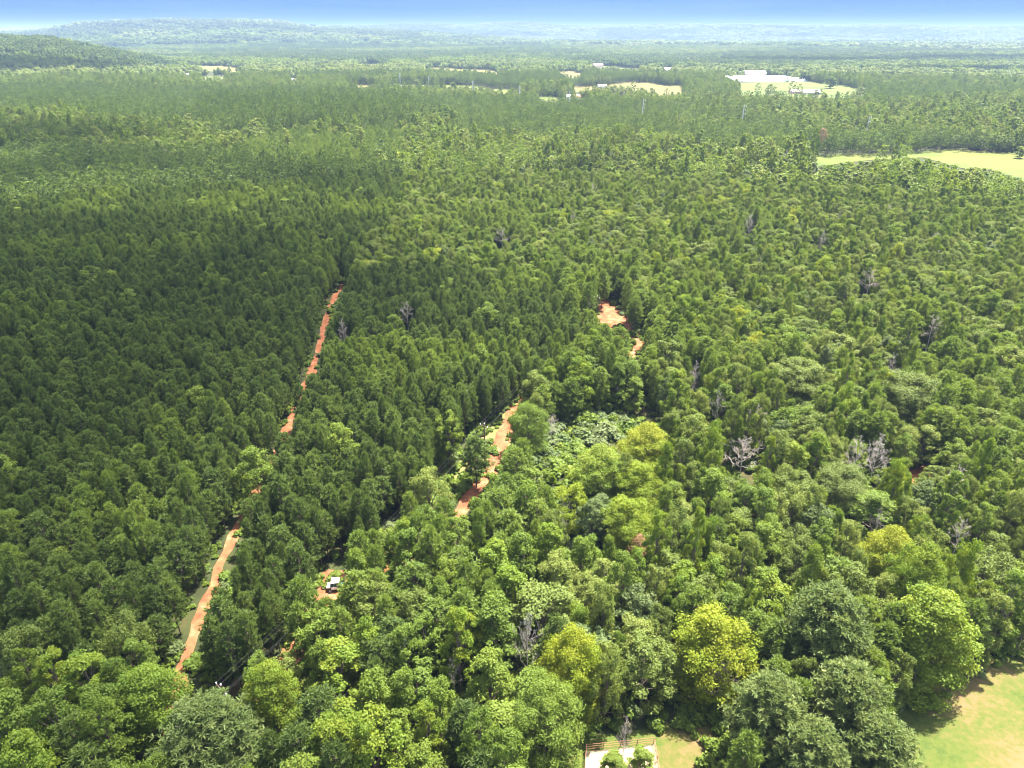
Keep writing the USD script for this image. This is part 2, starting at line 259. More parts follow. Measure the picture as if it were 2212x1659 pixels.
FIELDS = [
    ('meadow', [(1600, 180), (1715, 175), (1727, 172), (1784, 180), (1811, 182), (1838, 186), (1870, 202), (1866, 208), (1811, 211), (1790, 212), (1720, 208), (1600, 207)], 'meadow', 'bright green meadow below the white greenhouses'),
    ('meadow', [(1236, 188), (1311, 183), (1353, 177), (1402, 177), (1440, 184), (1474, 184), (1471, 204), (1425, 206), (1392, 199), (1360, 195), (1311, 191), (1246, 196)], 'dry_field', 'tan and green field behind the white pole and tall trees'),
    ('meadow', [(1149, 206), (1181, 207), (1210, 209), (1210, 219), (1180, 219), (1165, 212)], 'meadow', 'small yellow green field left of the red roofed house'),
    ('hay_field', [(1203, 153), (1253, 154), (1252, 169), (1230, 171)], 'dry_field', 'tan square field below the far pink house'),
    ('hay_field', [(1285, 141), (1379, 148), (1379, 153), (1340, 149), (1285, 146)], 'meadow', 'thin pale green strip field right of the far pink house'),
    ('hay_field', [(928, 145), (1073, 152), (1076, 163), (1061, 160), (1038, 155), (929, 150)], 'hay_field', 'long straw coloured field edged by dark woods'),
    ('hay_field', [(774, 140), (833, 139), (833, 142), (800, 144), (788, 147)], 'hay_field', 'small straw coloured field above the first white pole'),
    ('meadow', [(841, 181), (975, 182), (1011, 184), (1026, 184), (1061, 190), (1118, 192), (1118, 201), (1081, 199), (1030, 194), (983, 192), (940, 187), (846, 187)], 'meadow', 'green pasture strip at the foot of the white pole line'),
    ('hay_field', [(418, 141), (473, 142), (517, 146), (512, 155), (475, 154), (434, 148)], 'hay_field', 'bright straw coloured field at upper left'),
    ('meadow', [(436, 165), (486, 165), (478, 173), (438, 173)], 'meadow', 'small green field just below the bright straw field'),
    ('hay_field', [(749, 181), (790, 182), (836, 187), (800, 190), (749, 186)], 'dry_field', 'cleared tan strip with grey stumps left of the pole line'),
    ('meadow', [(1761, 337), (1821, 332), (1898, 333), (1975, 329), (2058, 322), (2110, 326), (2212, 329), (2400, 332), (2400, 420), (2212, 392), (2141, 364), (2075, 360), (1995, 341), (1898, 345), (1830, 350), (1770, 358)], 'meadow', 'large bright green hayfield at the right edge'),
]
for name, poly, mat, label in FIELDS:
    CLEAR.append(poly)
    c = np.mean(poly, 0); big = [(c[0] + (x - c[0]) * 1.03, c[1] + (y - c[1]) * (1.1 if y > c[1] else 1.0) + (2.5 if y > c[1] else 0)) for x, y in poly]
    sheet(name, big, mat, .25, label)
q = [(1075, 72.5), (1090, 70), (1120, 69), (1150, 73), (1158, 76), (1090, 76)]
GREENHOUSE = [(1556, 168), (1600, 164), (1684, 164), (1726, 171), (1717, 177), (1606, 178)]
CLEAR.append(GREENHOUSE)
HOUSES = [  # survey x, y of the base, size (x, y, eave), wall, roof, turn, label
    (1247, 214, (16, 9, 3.2), 'white_wall', 'red_roof', .15, 'house with a red roof right of the tall white pole'),
    (1226, 213, (12, 8, 3.0), 'white_wall', 'white_roof', -.1, 'white roofed shed behind the tall white pole'),
    (343, 143, (18, 12, 4.5), 'white_wall', 'grey_roof', .5, 'small white house among dark trees at upper left'),
    (1718, 203, (18, 10, 3.5), 'pink_wall', 'brown_roof', .1, 'pinkish brick house between tall trees below the meadow'),
    (1750, 204, (26, 12, 3.5), 'tan_wall', 'white_roof', .05, 'long white roofed barn right of the brick house'),
    (1291, 146, (26, 16, 6), 'pink_wall', 'brown_roof', .2, 'far pink house above the tan square field'),
    (1300, 190, (14, 9, 3), 'tan_wall', 'white_roof', .3, 'small white roofed shed at the left end of the tan field'),
    (1443, 153, (18, 12, 4), 'white_wall', 'white_roof', -.2, 'lone far white building right of the strip field'),
    (1629, 165, (44, 20, 6), 'tan_wall', 'white_roof', .05, 'pale open barn standing behind the white greenhouses'),
    (404, 165, (14, 9, 3), 'white_wall', 'white_roof', .4, 'tiny white building left of the small green field'),
    (634, 176, (12, 8, 3), 'white_wall', 'white_roof', .1, 'tiny white shed in the woods left of the pole line')]
for h in HOUSES: CLEAR.append([(h[0] - 5, h[1] - 6), (h[0] + 5, h[1] - 6), (h[0] + 5, h[1] + 1), (h[0] - 5, h[1] + 1)])
CLEAR_G = [Polygon(c).buffer(0) for c in CLEAR]
CLEAR_U = unary_union(CLEAR_G); shapely.prepare(CLEAR_U)
BRUSH = Polygon([(1175, 945), (1225, 925), (1300, 905), (1400, 912), (1425, 938), (1352, 962), (1312, 1000), (1272, 1050), (1228, 1066), (1190, 1040), (1150, 1000)])
OPEN_U = unary_union([CLEAR_U, BRUSH]); shapely.prepare(OPEN_U); BARE_U = unary_union(CLEAR_G[ROADS_N:]); shapely.prepare(BARE_U)

# ---------------------------------------------------------------- tree shapes
def rot_to(n, r):
    """Random frames whose third axis is n."""
    a = np.cross(n, r.normal(size=n.shape)); a /= np.linalg.norm(a, axis=-1, keepdims=True) + 1e-9
    return a, np.cross(n, a)
def unit(a): return a / (np.linalg.norm(a, axis=-1, keepdims=True) + 1e-9)
def leaves(P, N, size, r, aspect=.62):
    """Folded leaf sprays (two triangles each) at the points P facing N."""
    a, b = rot_to(N, r); s = size * r.uniform(.65, 1.35, (len(P), 1))
    tip, back = P + a * s, P - a * s * .6
    l, q = P + b * s * aspect - N * s * .18, P - b * s * aspect - N * s * .18
    v = np.stack([back, q, tip, l], 1).reshape(-1, 3); k = np.arange(len(P)) * 4
    return v, np.vstack([np.c_[k, k + 1, k + 2], np.c_[k, k + 2, k + 3]])
def tufts(P, D, size, blades, r, width=.2):
    """Pine tufts: blades of needles spraying out of each point of P about the direction D."""
    P, D = np.repeat(P, blades, 0), np.repeat(D, blades, 0)
    d = unit(D * .75 + unit(r.normal(size=P.shape)) * 1.0); s = size * r.uniform(.7, 1.25, (len(P), 1))
    a, _ = rot_to(d, r)
    v = np.stack([P - a * s * width * .5, P + a * s * width * .5, P + d * s + a * s * width * .25, P + d * s - a * s * width * .25], 1).reshape(-1, 3); k = np.arange(len(P)) * 4
    return v, np.vstack([np.c_[k, k + 1, k + 2], np.c_[k, k + 2, k + 3]])
def trunk(h, r0, seed, k=7, lean=.25, top=.12):
    r = np.random.default_rng(seed); z = np.linspace(-.3, h, 7); w = np.cumsum(r.normal(0, lean * .4, (7, 2)), 0) * np.linspace(0, 1, 7)[:, None]
    return MB().tube(np.c_[w, z], r0 * np.linspace(1, top, 7), k)
def pine_shape(seed, h=12.0, r=2.3, base=.30, tuft=.55, nb=9, per=5, step=.62, rounded=.75, lod=1.0):
    """Whorls of branches that carry needle tufts on their outer halves."""
    g = np.random.default_rng(seed); P, D, T = [], [], []; tb = trunk(h * .97, h * .0105, seed)
    z = h * base
    while z < h * .985:
        t = (z - h * base) / (h * (1 - base))
        prof = (1 - t ** 1.7) ** rounded * min(1, .62 + 1.9 * t)
        n = max(3, int(round(nb * (.45 + .55 * prof) * lod))); a0 = g.uniform(0, 6.28)
        for i in range(n):
            a = a0 + 6.283 * i / n + g.normal(0, .22); L = r * prof * g.uniform(.72, 1.16) + .1; up = .18 + .75 * t + g.normal(0, .10)
            dirn = np.array([math.cos(a), math.sin(a), up]); tip = np.array([0, 0, z]) + dirn * L
            m = max(1, int(round(per * (.35 + .65 * prof) * lod)))
            tt = g.uniform(.38, 1.0, m) ** .8; tt[0] = 1
            pts = np.array([0, 0, z]) + dirn[None] * L * tt[:, None] + g.normal(0, .16 * r / 2.3, (m, 3)) * (1, 1, .6)
            P.append(pts); D.append(np.repeat(unit(dirn + np.array([0, 0, .75]))[None], m, 0)); T.append(np.full(m, g.uniform(0, 1)))
            if lod >= 1 and i % 2 == 0 and L > .8: tb.tube([np.array([0, 0, z - .05]), tip * .55 + np.array([0, 0, z]) * .45, tip], [.05, .035, .012], 3)
        z += step * (1.0 if lod >= 1 else 1.7) * g.uniform(.85, 1.15)
    P.append(np.array([[0, 0, h * .985]] * 3)); D.append(np.array([[0, 0, 1.0]] * 3)); T.append(np.array([.8] * 3))
    P, D, T = np.vstack(P), np.vstack(D), np.concatenate(T)
    return P, D, T, tb.mesh()
def pine_mesh(seed, blades=9, width=.22, tuft=.55, **kw):
    P, D, T, tr = pine_shape(seed, tuft=tuft, **kw); r = np.random.default_rng(seed + 99)
    v, f = tufts(P, D, tuft, blades, r, width)
    t1 = np.repeat(T * .6, blades) + r.uniform(0, .4, len(P) * blades)
    return (v, f), np.r_[t1, t1], tr
def broad_mesh(seed, h=13.0, r=3.7, base=.14, form='egg', boughs=15, sub=9, leaf_n=8500, size=.18, ragged=.30):
    """A crown of boughs set up an egg or a cone, each bough a cluster of leafy sprays with gaps between."""
    g = np.random.default_rng(seed); n = boughs * sub
    t = (np.arange(boughs) + g.uniform(.2, .8, boughs)) / boughs
    pf = dict(egg=lambda t: np.sin(np.pi * np.clip(.16 + .84 * t, 0, 1) ** 1.05) ** .62, cone=lambda t: (1 - t) ** .72 * np.clip(.55 + 2.2 * t, 0, 1) + .06, dome=lambda t: np.clip(.72 + .5 * t, 0, 1) * np.sqrt(np.clip(1 - t ** 2.6, 0, 1)))[form]
    th = np.arange(boughs) * 2.39996 + g.uniform(-.35, .35, boughs); rb = r * pf(t) * g.uniform(.50, .92, boughs)
    Cb = np.c_[np.cos(th) * rb, np.sin(th) * rb, h * (base + (1 - base) * t * .97)]
    Bi = np.repeat(np.arange(boughs), sub); br = r * .36 * (.55 + .6 * pf(t)) * g.uniform(.8, 1.25, boughs)
    d0 = unit(g.normal(size=(n, 3)) + unit(Cb * [1, 1, 0])[Bi] * .5 + [0, 0, .3]); C = Cb[Bi] + d0 * br[Bi][:, None] * g.uniform(.55, 1.05, (n, 1)) * [1, 1, .95]
    sr_ = r * .155 * g.uniform(.65, 1.45, n) * (1 + ragged * g.normal(0, .5, n)).clip(.5, 1.6)
    cnt = np.maximum(4, (leaf_n * sr_ ** 2 / (sr_ ** 2).sum()).astype(int)); L = np.repeat(np.arange(n), cnt)
    d = unit(g.normal(size=(len(L), 3)) + d0[L] * .5 + [0, 0, .3]); P = C[L] + d * (sr_[L] * g.uniform(.35, 1.15, len(L)))[:, None] * [1.15, 1.15, .8]
    N = unit(d * .6 + g.normal(0, .6, d.shape) + [0, 0, .45])
    v, f = leaves(P, N, size, g); tn = np.clip(g.uniform(0, 1, boughs)[Bi][L] * .45 + g.uniform(0, .25, n)[L] + g.uniform(0, .3, len(L)), 0, 1)
    tb = trunk(h * .7, h * .016, seed, lean=.35, top=.3)
    for i in range(boughs): tb.tube([[0, 0, Cb[i][2] * .55 + .3], Cb[i] * [.5, .5, .84], Cb[i]], [h * .007, h * .0045, .02], 4)
    return (v, f), np.r_[tn, tn], tb.mesh()
def dead_mesh(seed, h=11.0, spread=.55, twigs=4, start=.3, n0=11, thick=.013):
    """A leafless tree: trunk, limbs, branches and fine twigs."""
    g = np.random.default_rng(seed); mb = MB(); tw = MB(); ax = trunk(h, h * thick, seed, lean=.35, top=.1)
    def grow(p, d, L, r, lev):
        mid = p + d * L * .5 + g.normal(0, .06 * L, 3); q = p + d * L + g.normal(0, .08 * L, 3)
        (mb if lev == 0 else tw).tube([p, mid, q], [max(r, .020), max(r * .75, .017), max(r * .35, .012)], 4 if lev == 0 else 3)
        if lev < twigs - 1:
            for i in range(4 if lev == 0 else 3):
                t = g.uniform(.3, 1); s = p + (q - p) * t
                grow(s, unit(d + g.normal(0, .62, 3) + [0, 0, .15]), L * g.uniform(.38, .6), r * .5, lev + 1)
    for i in range(n0):
        t = start + (1 - start) * (i + g.uniform(0, .8)) / n0; a = i * 2.4 + g.uniform(-.4, .4)
        grow(np.array([0, 0, h * t]), unit(np.array([math.cos(a), math.sin(a), g.uniform(.7, 1.7)])), h * spread * (1.1 - t) * g.uniform(.6, 1.0) + .3, h * thick * .45 * (1.2 - t), 0)
    return ax.mesh(), mb.mesh(), tw.mesh()
def shrub_mesh(seed, leaf_n=420, size=.26, lobes=6):
    g = np.random.default_rng(seed); C = np.c_[g.normal(0, .55, (lobes, 2)), g.uniform(.2, .65, lobes)]; L = g.integers(0, lobes, leaf_n)
    d = unit(g.normal(size=(leaf_n, 3)) + [0, 0, .6]); P = C[L] + d * g.uniform(.35, .62, (leaf_n, 1)) * [1, 1, .8]; P[:, 2] = np.maximum(P[:, 2], .03)
    v, f = leaves(P, unit(d + g.normal(0, .5, d.shape) + [0, 0, .3]), size, g); t = g.uniform(0, 1, lobes)[L] * .6 + g.uniform(0, .4, leaf_n)
    return (v, f), np.r_[t, t]

# name -> (class prim, height, crown radius); near shapes carry a trunk and a crown, far ones are lighter
KIND = {}
def make_class(name, crown, tone, leafmat, tr=None, h=1, r=1, extra=()):
    p = stage.CreateClassPrim(f'/World/{name}_shape'); UsdGeom.Xform.Define(stage, p.GetPath()); p.SetSpecifier(Sdf.SpecifierClass)
    if tr is not None: part(p, 'trunk', tr, 'bark', 40)
    if crown is not None: part(p, 'crown', crown, leafmat, tone=tone)
    for nm, m, mt in extra: part(p, nm, m, mt, tone=np.random.default_rng(3).uniform(.2, .9, len(m[1])))
    KIND.setdefault(name.rstrip('0123456789').rstrip('_'), []).append((str(p.GetPath()), h, r))
for s in range(4):
    c, t, tr = pine_mesh(20 + s, h=11.5, r=2.0 + .12 * s, nb=9, per=6, step=.54, blades=10, tuft=.43, width=.26)
    make_class(f'pine_{s}', c, t, 'pine_needles', tr, 11.5, 2.15)
    make_class(f'lightpine_{s}', c, t, 'light_pine_needles', tr, 11.5, 2.15)  # same tree in the needle colour with sunshine put in
    c, t, tr = pine_mesh(30 + s, h=17, r=4.7, base=.20, nb=12, per=15, step=.52, blades=12, tuft=.48, width=.26, rounded=.68)
    make_class(f'bigpine_{s}', c, t, 'big_pine_needles', tr, 17, 4.9)
    c, t, tr = pine_mesh(40 + s, h=5.5, r=1.7, base=.08, nb=6, per=4, step=.5, blades=6, tuft=.5, width=.3)
    make_class(f'youngpine_{s}', c, t, 'young_pine_needles', tr, 5.5, 1.7)
    c, t, tr = pine_mesh(50 + s, h=13, r=2.7, nb=5, per=3, step=.95, blades=5, tuft=.95, width=.42, lod=.9)
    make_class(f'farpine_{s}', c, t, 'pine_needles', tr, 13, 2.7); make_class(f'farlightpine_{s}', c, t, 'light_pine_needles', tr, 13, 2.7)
B = dict(green=('green_leaves', dict(h=13, r=3.2)), olive=('olive_leaves', dict(h=12, r=3.7)), bright=('bright_leaves', dict(h=13.5, r=3.3)),
         yellow=('yellow_leaves', dict(h=13, r=4.2)), sage=('sage_leaves', dict(h=9, r=3.2)))
FORMS = dict(green=('cone', 'egg', 'cone', 'egg'), olive=('egg', 'dome', 'dome', 'egg'), bright=('cone', 'egg', 'cone', 'egg'), yellow=('egg', 'egg', 'dome', 'egg'), sage=('egg', 'dome', 'egg', 'dome'))
for key, (mat, kw) in B.items():
    for s in range(4):
        sd = 100 + 10 * s + len(key); q = dict(kw); q['form'] = FORMS[key][s]
        q['r'] *= (1, .9, 1.12, .95)[s]; q['h'] *= (1, 1.1, .94, 1.0)[s]
        c, t, tr = broad_mesh(sd, **q); make_class(f'{key}_{s}', c, t, mat, tr, q['h'], q['r'])
        c, t, tr = broad_mesh(sd + 5, **{**q, 'leaf_n': 900, 'size': .56, 'sub': 6}); make_class(f'far{key}_{s}', c, t, mat, tr, q['h'], q['r'])
for key, form in (('yellow', 'egg'), ('bright', 'egg'), ('bright', 'cone'), ('olive', 'dome'), ('green', 'egg')):
    mat, kw = B[key]; k_ = len(KIND.get('big' + key, []))
    c, t, tr = broad_mesh(500 + k_ + len(key), h=15, r=5.2, form=form, boughs=24, sub=12, leaf_n=27000, size=.165, base=.10); make_class(f'big{key}_{k_}', c, t, mat, tr, 15, 5.2)
for s in range(4):
    a, b, t = dead_mesh(200 + s, spread=(.42, .55, .34, .6)[s], start=(.3, .2, .15, .4)[s], n0=(14, 18, 26, 13)[s])
    make_class(f'dead_{s}', None, None, None, None, 11, 3.5, (('trunk', a, 'twigs'), ('limbs', b, 'twigs'), ('twigs', t, 'twigs')))
c, t, tr = pine_mesh(61, h=14, r=2.5, nb=7, per=4, blades=6, tuft=.5, width=.25); make_class('rust_0', c, t, 'rust_leaves', tr, 14, 2.5)
for s in range(3):
    c, t = shrub_mesh(300 + s); make_class(f'shrub_{s}', c, t, 'green_leaves', None, 1.2, 1.1)
    c, t = shrub_mesh(310 + s, 520, .22, 8); make_class(f'sageshrub_{s}', c, t, 'sage_leaves', None, 1.2, 1.1)
def patch_mesh(seed, pine, size=26.0):
    """A piece of far forest canopy, a dozen crowns together."""
    g = np.random.default_rng(seed); V_, F_, T_, n_ = [], [], [], 0
    m = 22 if pine else 13
    for i in range(m):
        x, y = g.uniform(-size / 2, size / 2, 2); h = g.uniform(11, 16) if pine else g.uniform(9, 15.5); r_ = g.uniform(2.4, 3.2) if pine else g.uniform(3.4, 5.4)
        k = 34 if pine else 60; d = unit(g.normal(size=(k, 3)) + [0, 0, .7]); P = d * np.array([r_, r_, h * .42]) * g.uniform(.75, 1.1, (k, 1)) + [x, y, h * .56]
        v, f = leaves(P, unit(d + g.normal(0, .35, d.shape)), 1.75 if pine else 2.0, g, .8); V_.append(v); F_.append(f + n_); n_ += len(v)
        t = np.clip(g.uniform(0, 1) * .7 + g.uniform(0, .3, k), 0, 1); T_.append(np.r_[t, t])
    return (np.vstack(V_), np.vstack(F_)), np.concatenate(T_)
for key, mat in (('pinepatch', 'pine_needles'), ('olivepatch', 'olive_leaves'), ('greenpatch', 'green_leaves')):
    for s in range(3):
        c, t = patch_mesh(400 + s + len(key), key == 'pinepatch'); make_class(f'{key}_{s}', c, t, mat, None, 14, 18)

# ---------------------------------------------------------------- where the trees stand
ZONES = [(Polygon(p), k) for p, k in [
    ([(1118, 945), (1200, 905), (1300, 885), (1420, 900), (1440, 930), (1370, 950), (1330, 990), (1290, 1040), (1240, 1085), (1190, 1060), (1140, 1010)], 'brush'),
    ([(455, 284), (560, 288), (640, 279), (700, 290), (790, 280), (850, 268), (885, 285), (860, 306), (895, 330), (850, 372), (760, 348), (640, 362), (520, 342), (470, 338), (490, 310)], 'young'),
    ([(430, 225), (880, 222), (900, 275), (440, 282)], 'tallpine'),
    ([(-900, 350), (480, 335), (850, 350), (880, 400), (850, 480), (790, 540), (742, 610), (692, 740), (630, 900), (520, 1135), (470, 1250), (420, 1340), (240, 1400), (-900, 1420)], 'left'),
    ([(742, 610), (870, 575), (1000, 592), (1190, 592), (1230, 680), (1250, 760), (1150, 830), (1120, 870), (1045, 940), (990, 975), (940, 1035), (850, 1120), (760, 1195), (690, 1230), (665, 1290), (540, 1440), (395, 1450), (470, 1250), (520, 1135), (630, 900), (692, 740)], 'middle'),
    ([(1190, 592), (1280, 580), (1480, 600), (1540, 720), (1470, 810), (1330, 810), (1180, 870), (1120, 870), (1250, 760)], 'clearing'),
    ([(665, 1290), (690, 1230), (850, 1120), (940, 1035), (1045, 940), (1120, 900), (1130, 1010), (1190, 1080), (1190, 1220), (1080, 1330), (880, 1380), (640, 1400)], 'lower'),
    ([(-900, 1420), (240, 1400), (420, 1340), (540, 1440), (880, 1380), (1080, 1330), (1190, 1220), (1230, 1300), (1180, 1500), (1240, 1620), (1200, 2300), (-2500, 2300)], 'bottom'),
]]
MIX = {  # kind: weight
    'brush': dict(sage=.14, none=.86), 'young': dict(youngpine=.93, pine=.05, olive=.02), 'tallpine': dict(tall=1.0), 'left': dict(pine=.975, green=.025), 'middle': dict(pine=.95, green=.04, olive=.01),
    'clearing': dict(pine=.8, bright=.08, olive=.12), 'lower': dict(pine=.62, green=.2, bright=.13, olive=.05), 'bottom': dict(pine=.25, green=.5, bright=.16, olive=.09),
    'right': dict(pine=.15, green=.25, olive=.36, bright=.15, sage=.06, yellow=.022, dead=.007), 'pinestand': dict(farpine=1.0), 'mixed': dict(olive=.46, green=.27, bright=.12, pine=.15)}
def zones_of(P2, xy):
    z = np.full(len(P2), 'right', dtype=object)
    far = P2[:, 1] < 335
    nz = meshkit.fbm(np.c_[xy / [330, 210], np.zeros(len(xy))], 3, 21)
    z[far] = np.where(nz[far] > .60, 'pinestand', 'mixed')
    w = np.where(P2[:, 1] < 420, 26, 10)[:, None] * (np.stack([meshkit.fbm(np.c_[xy / 26, np.full(len(xy), q)], 3, 5) for q in (.5, 7.5)], -1) - .5) * [2.6, 1.0]; P2 = P2 + w
    for g, k in reversed(ZONES): z[shapely.contains_xy(g, P2[:, 0], P2[:, 1])] = k
    return z
LANES = shapely.MultiLineString([[tuple(at(*q)[:2]) for q in l] for l in (ROAD1, ROAD2)])
TREES = []                                   # dicts: class, kind, x, y, z, scale (r, h), turn, zone, label
SUNNY = unary_union([Polygon([tuple(at(*q)[:2]) for q in c]).buffer(0) for c in PATCH + [CLEAR[11], CLEAR[12], CLEAR[16], LAWN, PAST, CLEAR[9], CLEAR[10]]] + [Polygon([tuple(at(*q)[:2]) for q in BRUSH.exterior.coords])]); shapely.prepare(SUNNY)
def sunlit(x, y, h, r):
    """True where the crown's shadow does not fall on the open ground that the photograph shows in the sun."""
    ok = np.ones(len(x), bool)
    for t, o in ((.95, 0), (.7, 0), (.7, .6), (.7, -.6), (.45, .8), (.45, -.8), (.45, 0)):
        k = h * t / SUN[2]; ok &= ~shapely.contains_xy(SUNNY, x - SUN[0] * k + o * r * SUN[1], y - SUN[1] * k - o * r * SUN[0])
    return ok
def clear_of(x, y, z0, h, r, region=None):
    """True where no part of the crown stands in the line of sight to open ground."""
    ok = np.ones(len(x), bool); farther = (np.hypot(x, y) > 900) & (np.random.default_rng(5).uniform(size=len(x)) < .10)
    for dx, dy, t in [(0, 0, 1.0), (0, 0, .8), (0, 0, .25), (0, 0, .1), (.5, 0, .85), (-.5, 0, .85)] + [(.92 * math.cos(a), .92 * math.sin(a), t) for t in (.3, .55) for a in np.arange(10) * .6283]:
        p, _ = proj(np.stack([x + dx * r, y + dy * r, z0 + t * h], -1))
        ok &= ~(shapely.contains_xy(OPEN_U if region is None else region, p[:, 0], p[:, 1]) & ~(farther & (t > .75)))
    return ok
# the trees one can point at, measured one by one: kind, survey x and y of the crown's middle, crown width on the sheet, height in metres, label
FEATURE = [
    ('yellow', 1235, 1450, 138, 14, 'tall bright yellow green tree left of the fenced pen, beside the grey snag'),
    ('yellow', 1535, 1410, 172, 14, 'broad yellow green tree with bare grey branches on its near side'),
    ('bigpine', 1775, 1390, 200, 19, 'tall feathery pine behind the pines at the pasture corner'),
    ('bigpine', 1655, 1560, 175, 15, 'wide pine between the lawn and the pasture, leftmost of the corner pines'),
    ('bigpine', 1820, 1545, 190, 16, 'large pine at the corner of the pasture, middle of the corner pines'),
    ('bigpine', 1895, 1650, 180, 14, 'pine on the pasture edge at the very bottom of the picture'),
    ('bigpine', 1745, 1655, 180, 14, 'pine cut by the bottom edge, between the lawn and the pasture'),
    ('bright', 2005, 1375, 200, 17, 'huge bright green tree with golden tips overhanging the pasture'),
    ('bright', 1975, 1270, 120, 16, 'bright green tree just behind the huge one over the pasture'),
    ('yellow', 1915, 1210, 125, 12, 'yellow tree left of the grey bare tree on the right side'),
    ('yellow', 1395, 970, 112, 11, 'rounded yellow green tree at the far edge of the pale brush'),
    ('bright', 1295, 1020, 118, 11, 'wide light green tree on the right of the pale brush'),
    ('yellow', 1385, 1055, 110, 11, 'yellowish tree below the rounded one right of the pale brush'),
    ('yellow', 1232, 1095, 84, 11, 'dark stemmed yellow green tree at the lower end of the pale brush'),
    ('yellow', 1355, 1135, 118, 11, 'yellowing tree beside the pale grey green one below the brush'),
    ('sage', 1278, 1130, 66, 10, 'pale grey green tree between two yellowish trees below the brush'),
    ('olive', 1810, 1055, 118, 10, 'rounded brownish olive tree just left of the pale dead trees'),
    ('olive', 1725, 830, 120, 13, 'large round pale olive tree right of centre'),
    ('olive', 1960, 860, 130, 13, 'big domed olive tree near the right edge'),
    ('green', 1140, 925, 82, 12, 'glossy dark green tree on the right bank of the dirt track'),
    ('pine', 1028, 995, 66, 12, 'bright pine standing alone between the two arms of the dirt track'),
    ('bigpine', 455, 1615, 225, 15, 'big rounded light green pine at the bottom left'),
    ('bright', 325, 1515, 165, 12, 'large yellowish green tree at the near end of the long dirt road'),
    ('bright', 585, 1510, 130, 13, 'bright leafy tree right of the power pole'),
    ('bright', 735, 1465, 115, 13, 'bright leafy tree second to the right of the power pole'),
    ('green', 405, 1375, 20, 6, 'small dark tree'),
    ('green', 1060, 1480, 110, 13, 'dark green spreading tree left of the grey snag'),
    ('green', 1180, 1560, 150, 13, 'dark green tree left of the fenced pen'),
    ('olive', 1392, 1448, 120, 12, 'leafy olive tree between the two bright yellow green trees'),
    ('rust', 1775, 300, 26, 17, 'dead rust red pine at the left end of the hayfield'),
    ('rust', 1378, 1195, 46, 8, 'dying orange brown tree below the pale brush'),
    ('dead', 1845, 1000, 78, 12, 'pale bare tree of fine twigs, left of the two dead trees'),
    ('dead', 1893, 985, 66, 11, 'bare white limbed tree touching the pale twiggy one'),
    ('dead', 1605, 985, 80, 9, 'bare grey tree with tangled limbs right of the rounded yellow tree'),
    ('dead', 1548, 895, 44, 12, 'thin pale snag above the tangled bare tree'),
    ('dead', 2065, 1175, 62, 11, 'grey bare tree right of the yellow tree'),
    ('dead', 1140, 1400, 52, 13, 'tall grey snag left of the tall yellow green tree'),
    ('dead', 1560, 1480, 92, 9, 'bare grey branches on the near side of the broad yellow tree'),
    ('dead', 1350, 1590, 40, 8, 'small bare grey tree at the fence of the pen'),
    ('dead', 1890, 1150, 40, 10, 'short bare tree just above the yellow tree'),
    ('dead', 1085, 517, 42, 10, 'whitish bare tree in the green canopy far above the track'),
    ('dead', 1878, 612, 60, 11, 'bare white branches in the canopy at upper right'),
    ('dead', 2010, 722, 62, 12, 'pale bare tree against the big canopy at the right'),
    ('dead', 1925, 800, 40, 10, 'small white snag left of the big domed olive tree'),
    ('dead', 742, 722, 36, 10, 'bare brownish tree at the right edge of the long dirt road'),
    ('dead', 880, 690, 44, 11, 'white forked dead tree in the middle of the pine stand'),
    ('dead', 1192, 925, 34, 7, 'small bare bush at the left of the pale brush'),
    ('dead', 1500, 820, 36, 11, 'grey bare tree left of the large round olive tree'),
    ('dead', 1775, 525, 26, 12, 'faint grey bare tree in the far olive canopy'),
    ('dead', 1618, 492, 30, 12, 'pinkish bare tree in the far canopy'),
    ('dead', 980, 1470, 46, 9, 'grey leafless undergrowth tree in the shade at the bottom centre'),
    ('green', 1325, 1650, 60, 4, 'leafy bush inside the fenced pen, left one'),
    ('green', 1386, 1640, 58, 4, 'leafy bush inside the fenced pen, right one'),
]
FEATURE += [(k, x, y, w, h, l) for k, x, y, w, h, l in [
    ('farpine', 1637, 192, 14, 17, 'dark tree at the left front edge of the meadow'), ('farolive', 1665, 193, 22, 15, 'brownish round tree below the middle of the meadow'), ('farpine', 1712, 190, 18, 21, 'tall dark pine left of the brick house'), ('farpine', 1728, 194, 15, 17, 'dark pine touching the brick house'),
    ('farolive', 1768, 201, 24, 12, 'low round tree at the right end of the white barn'), ('fargreen', 1795, 177, 26, 19, 'large lone tree at the right side of the meadow'), ('fargreen', 1700, 172, 10, 9, 'small tree right of the greenhouses'), ('farolive', 1860, 197, 22, 13, 'tree at the right tip of the meadow'),
    ('farpine', 1368, 190, 14, 20, 'tall dark pine standing in the tan field'), ('farolive', 1325, 196, 22, 15, 'dark round tree at the left front of the tan field'), ('farolive', 1344, 199, 26, 15, 'wide dark tree below the tan field'), ('farolive', 1408, 201, 14, 14, 'narrow tree right of the last white poles gap'),
    ('farpine', 1440, 204, 12, 16, 'pointed tree at the lower right of the tan field'), ('farolive', 1215, 205, 16, 15, 'dark tree left of the tall white pole'), ('farolive', 1262, 207, 22, 14, 'dark round tree right of the red roofed house'), ('farolive', 978, 183, 14, 10, 'round tree on the green pasture strip'),
    ('farolive', 900, 178, 14, 11, 'round tree between the first two poles'), ('fargreen', 1082, 192, 10, 10, 'small tree on the green pasture strip near its right end'), ('fargreen', 2205, 328, 22, 9, 'small dark tree on the hayfield at the right border')]]
FEATURE = [f for f in FEATURE if f[5] != 'small dark tree']
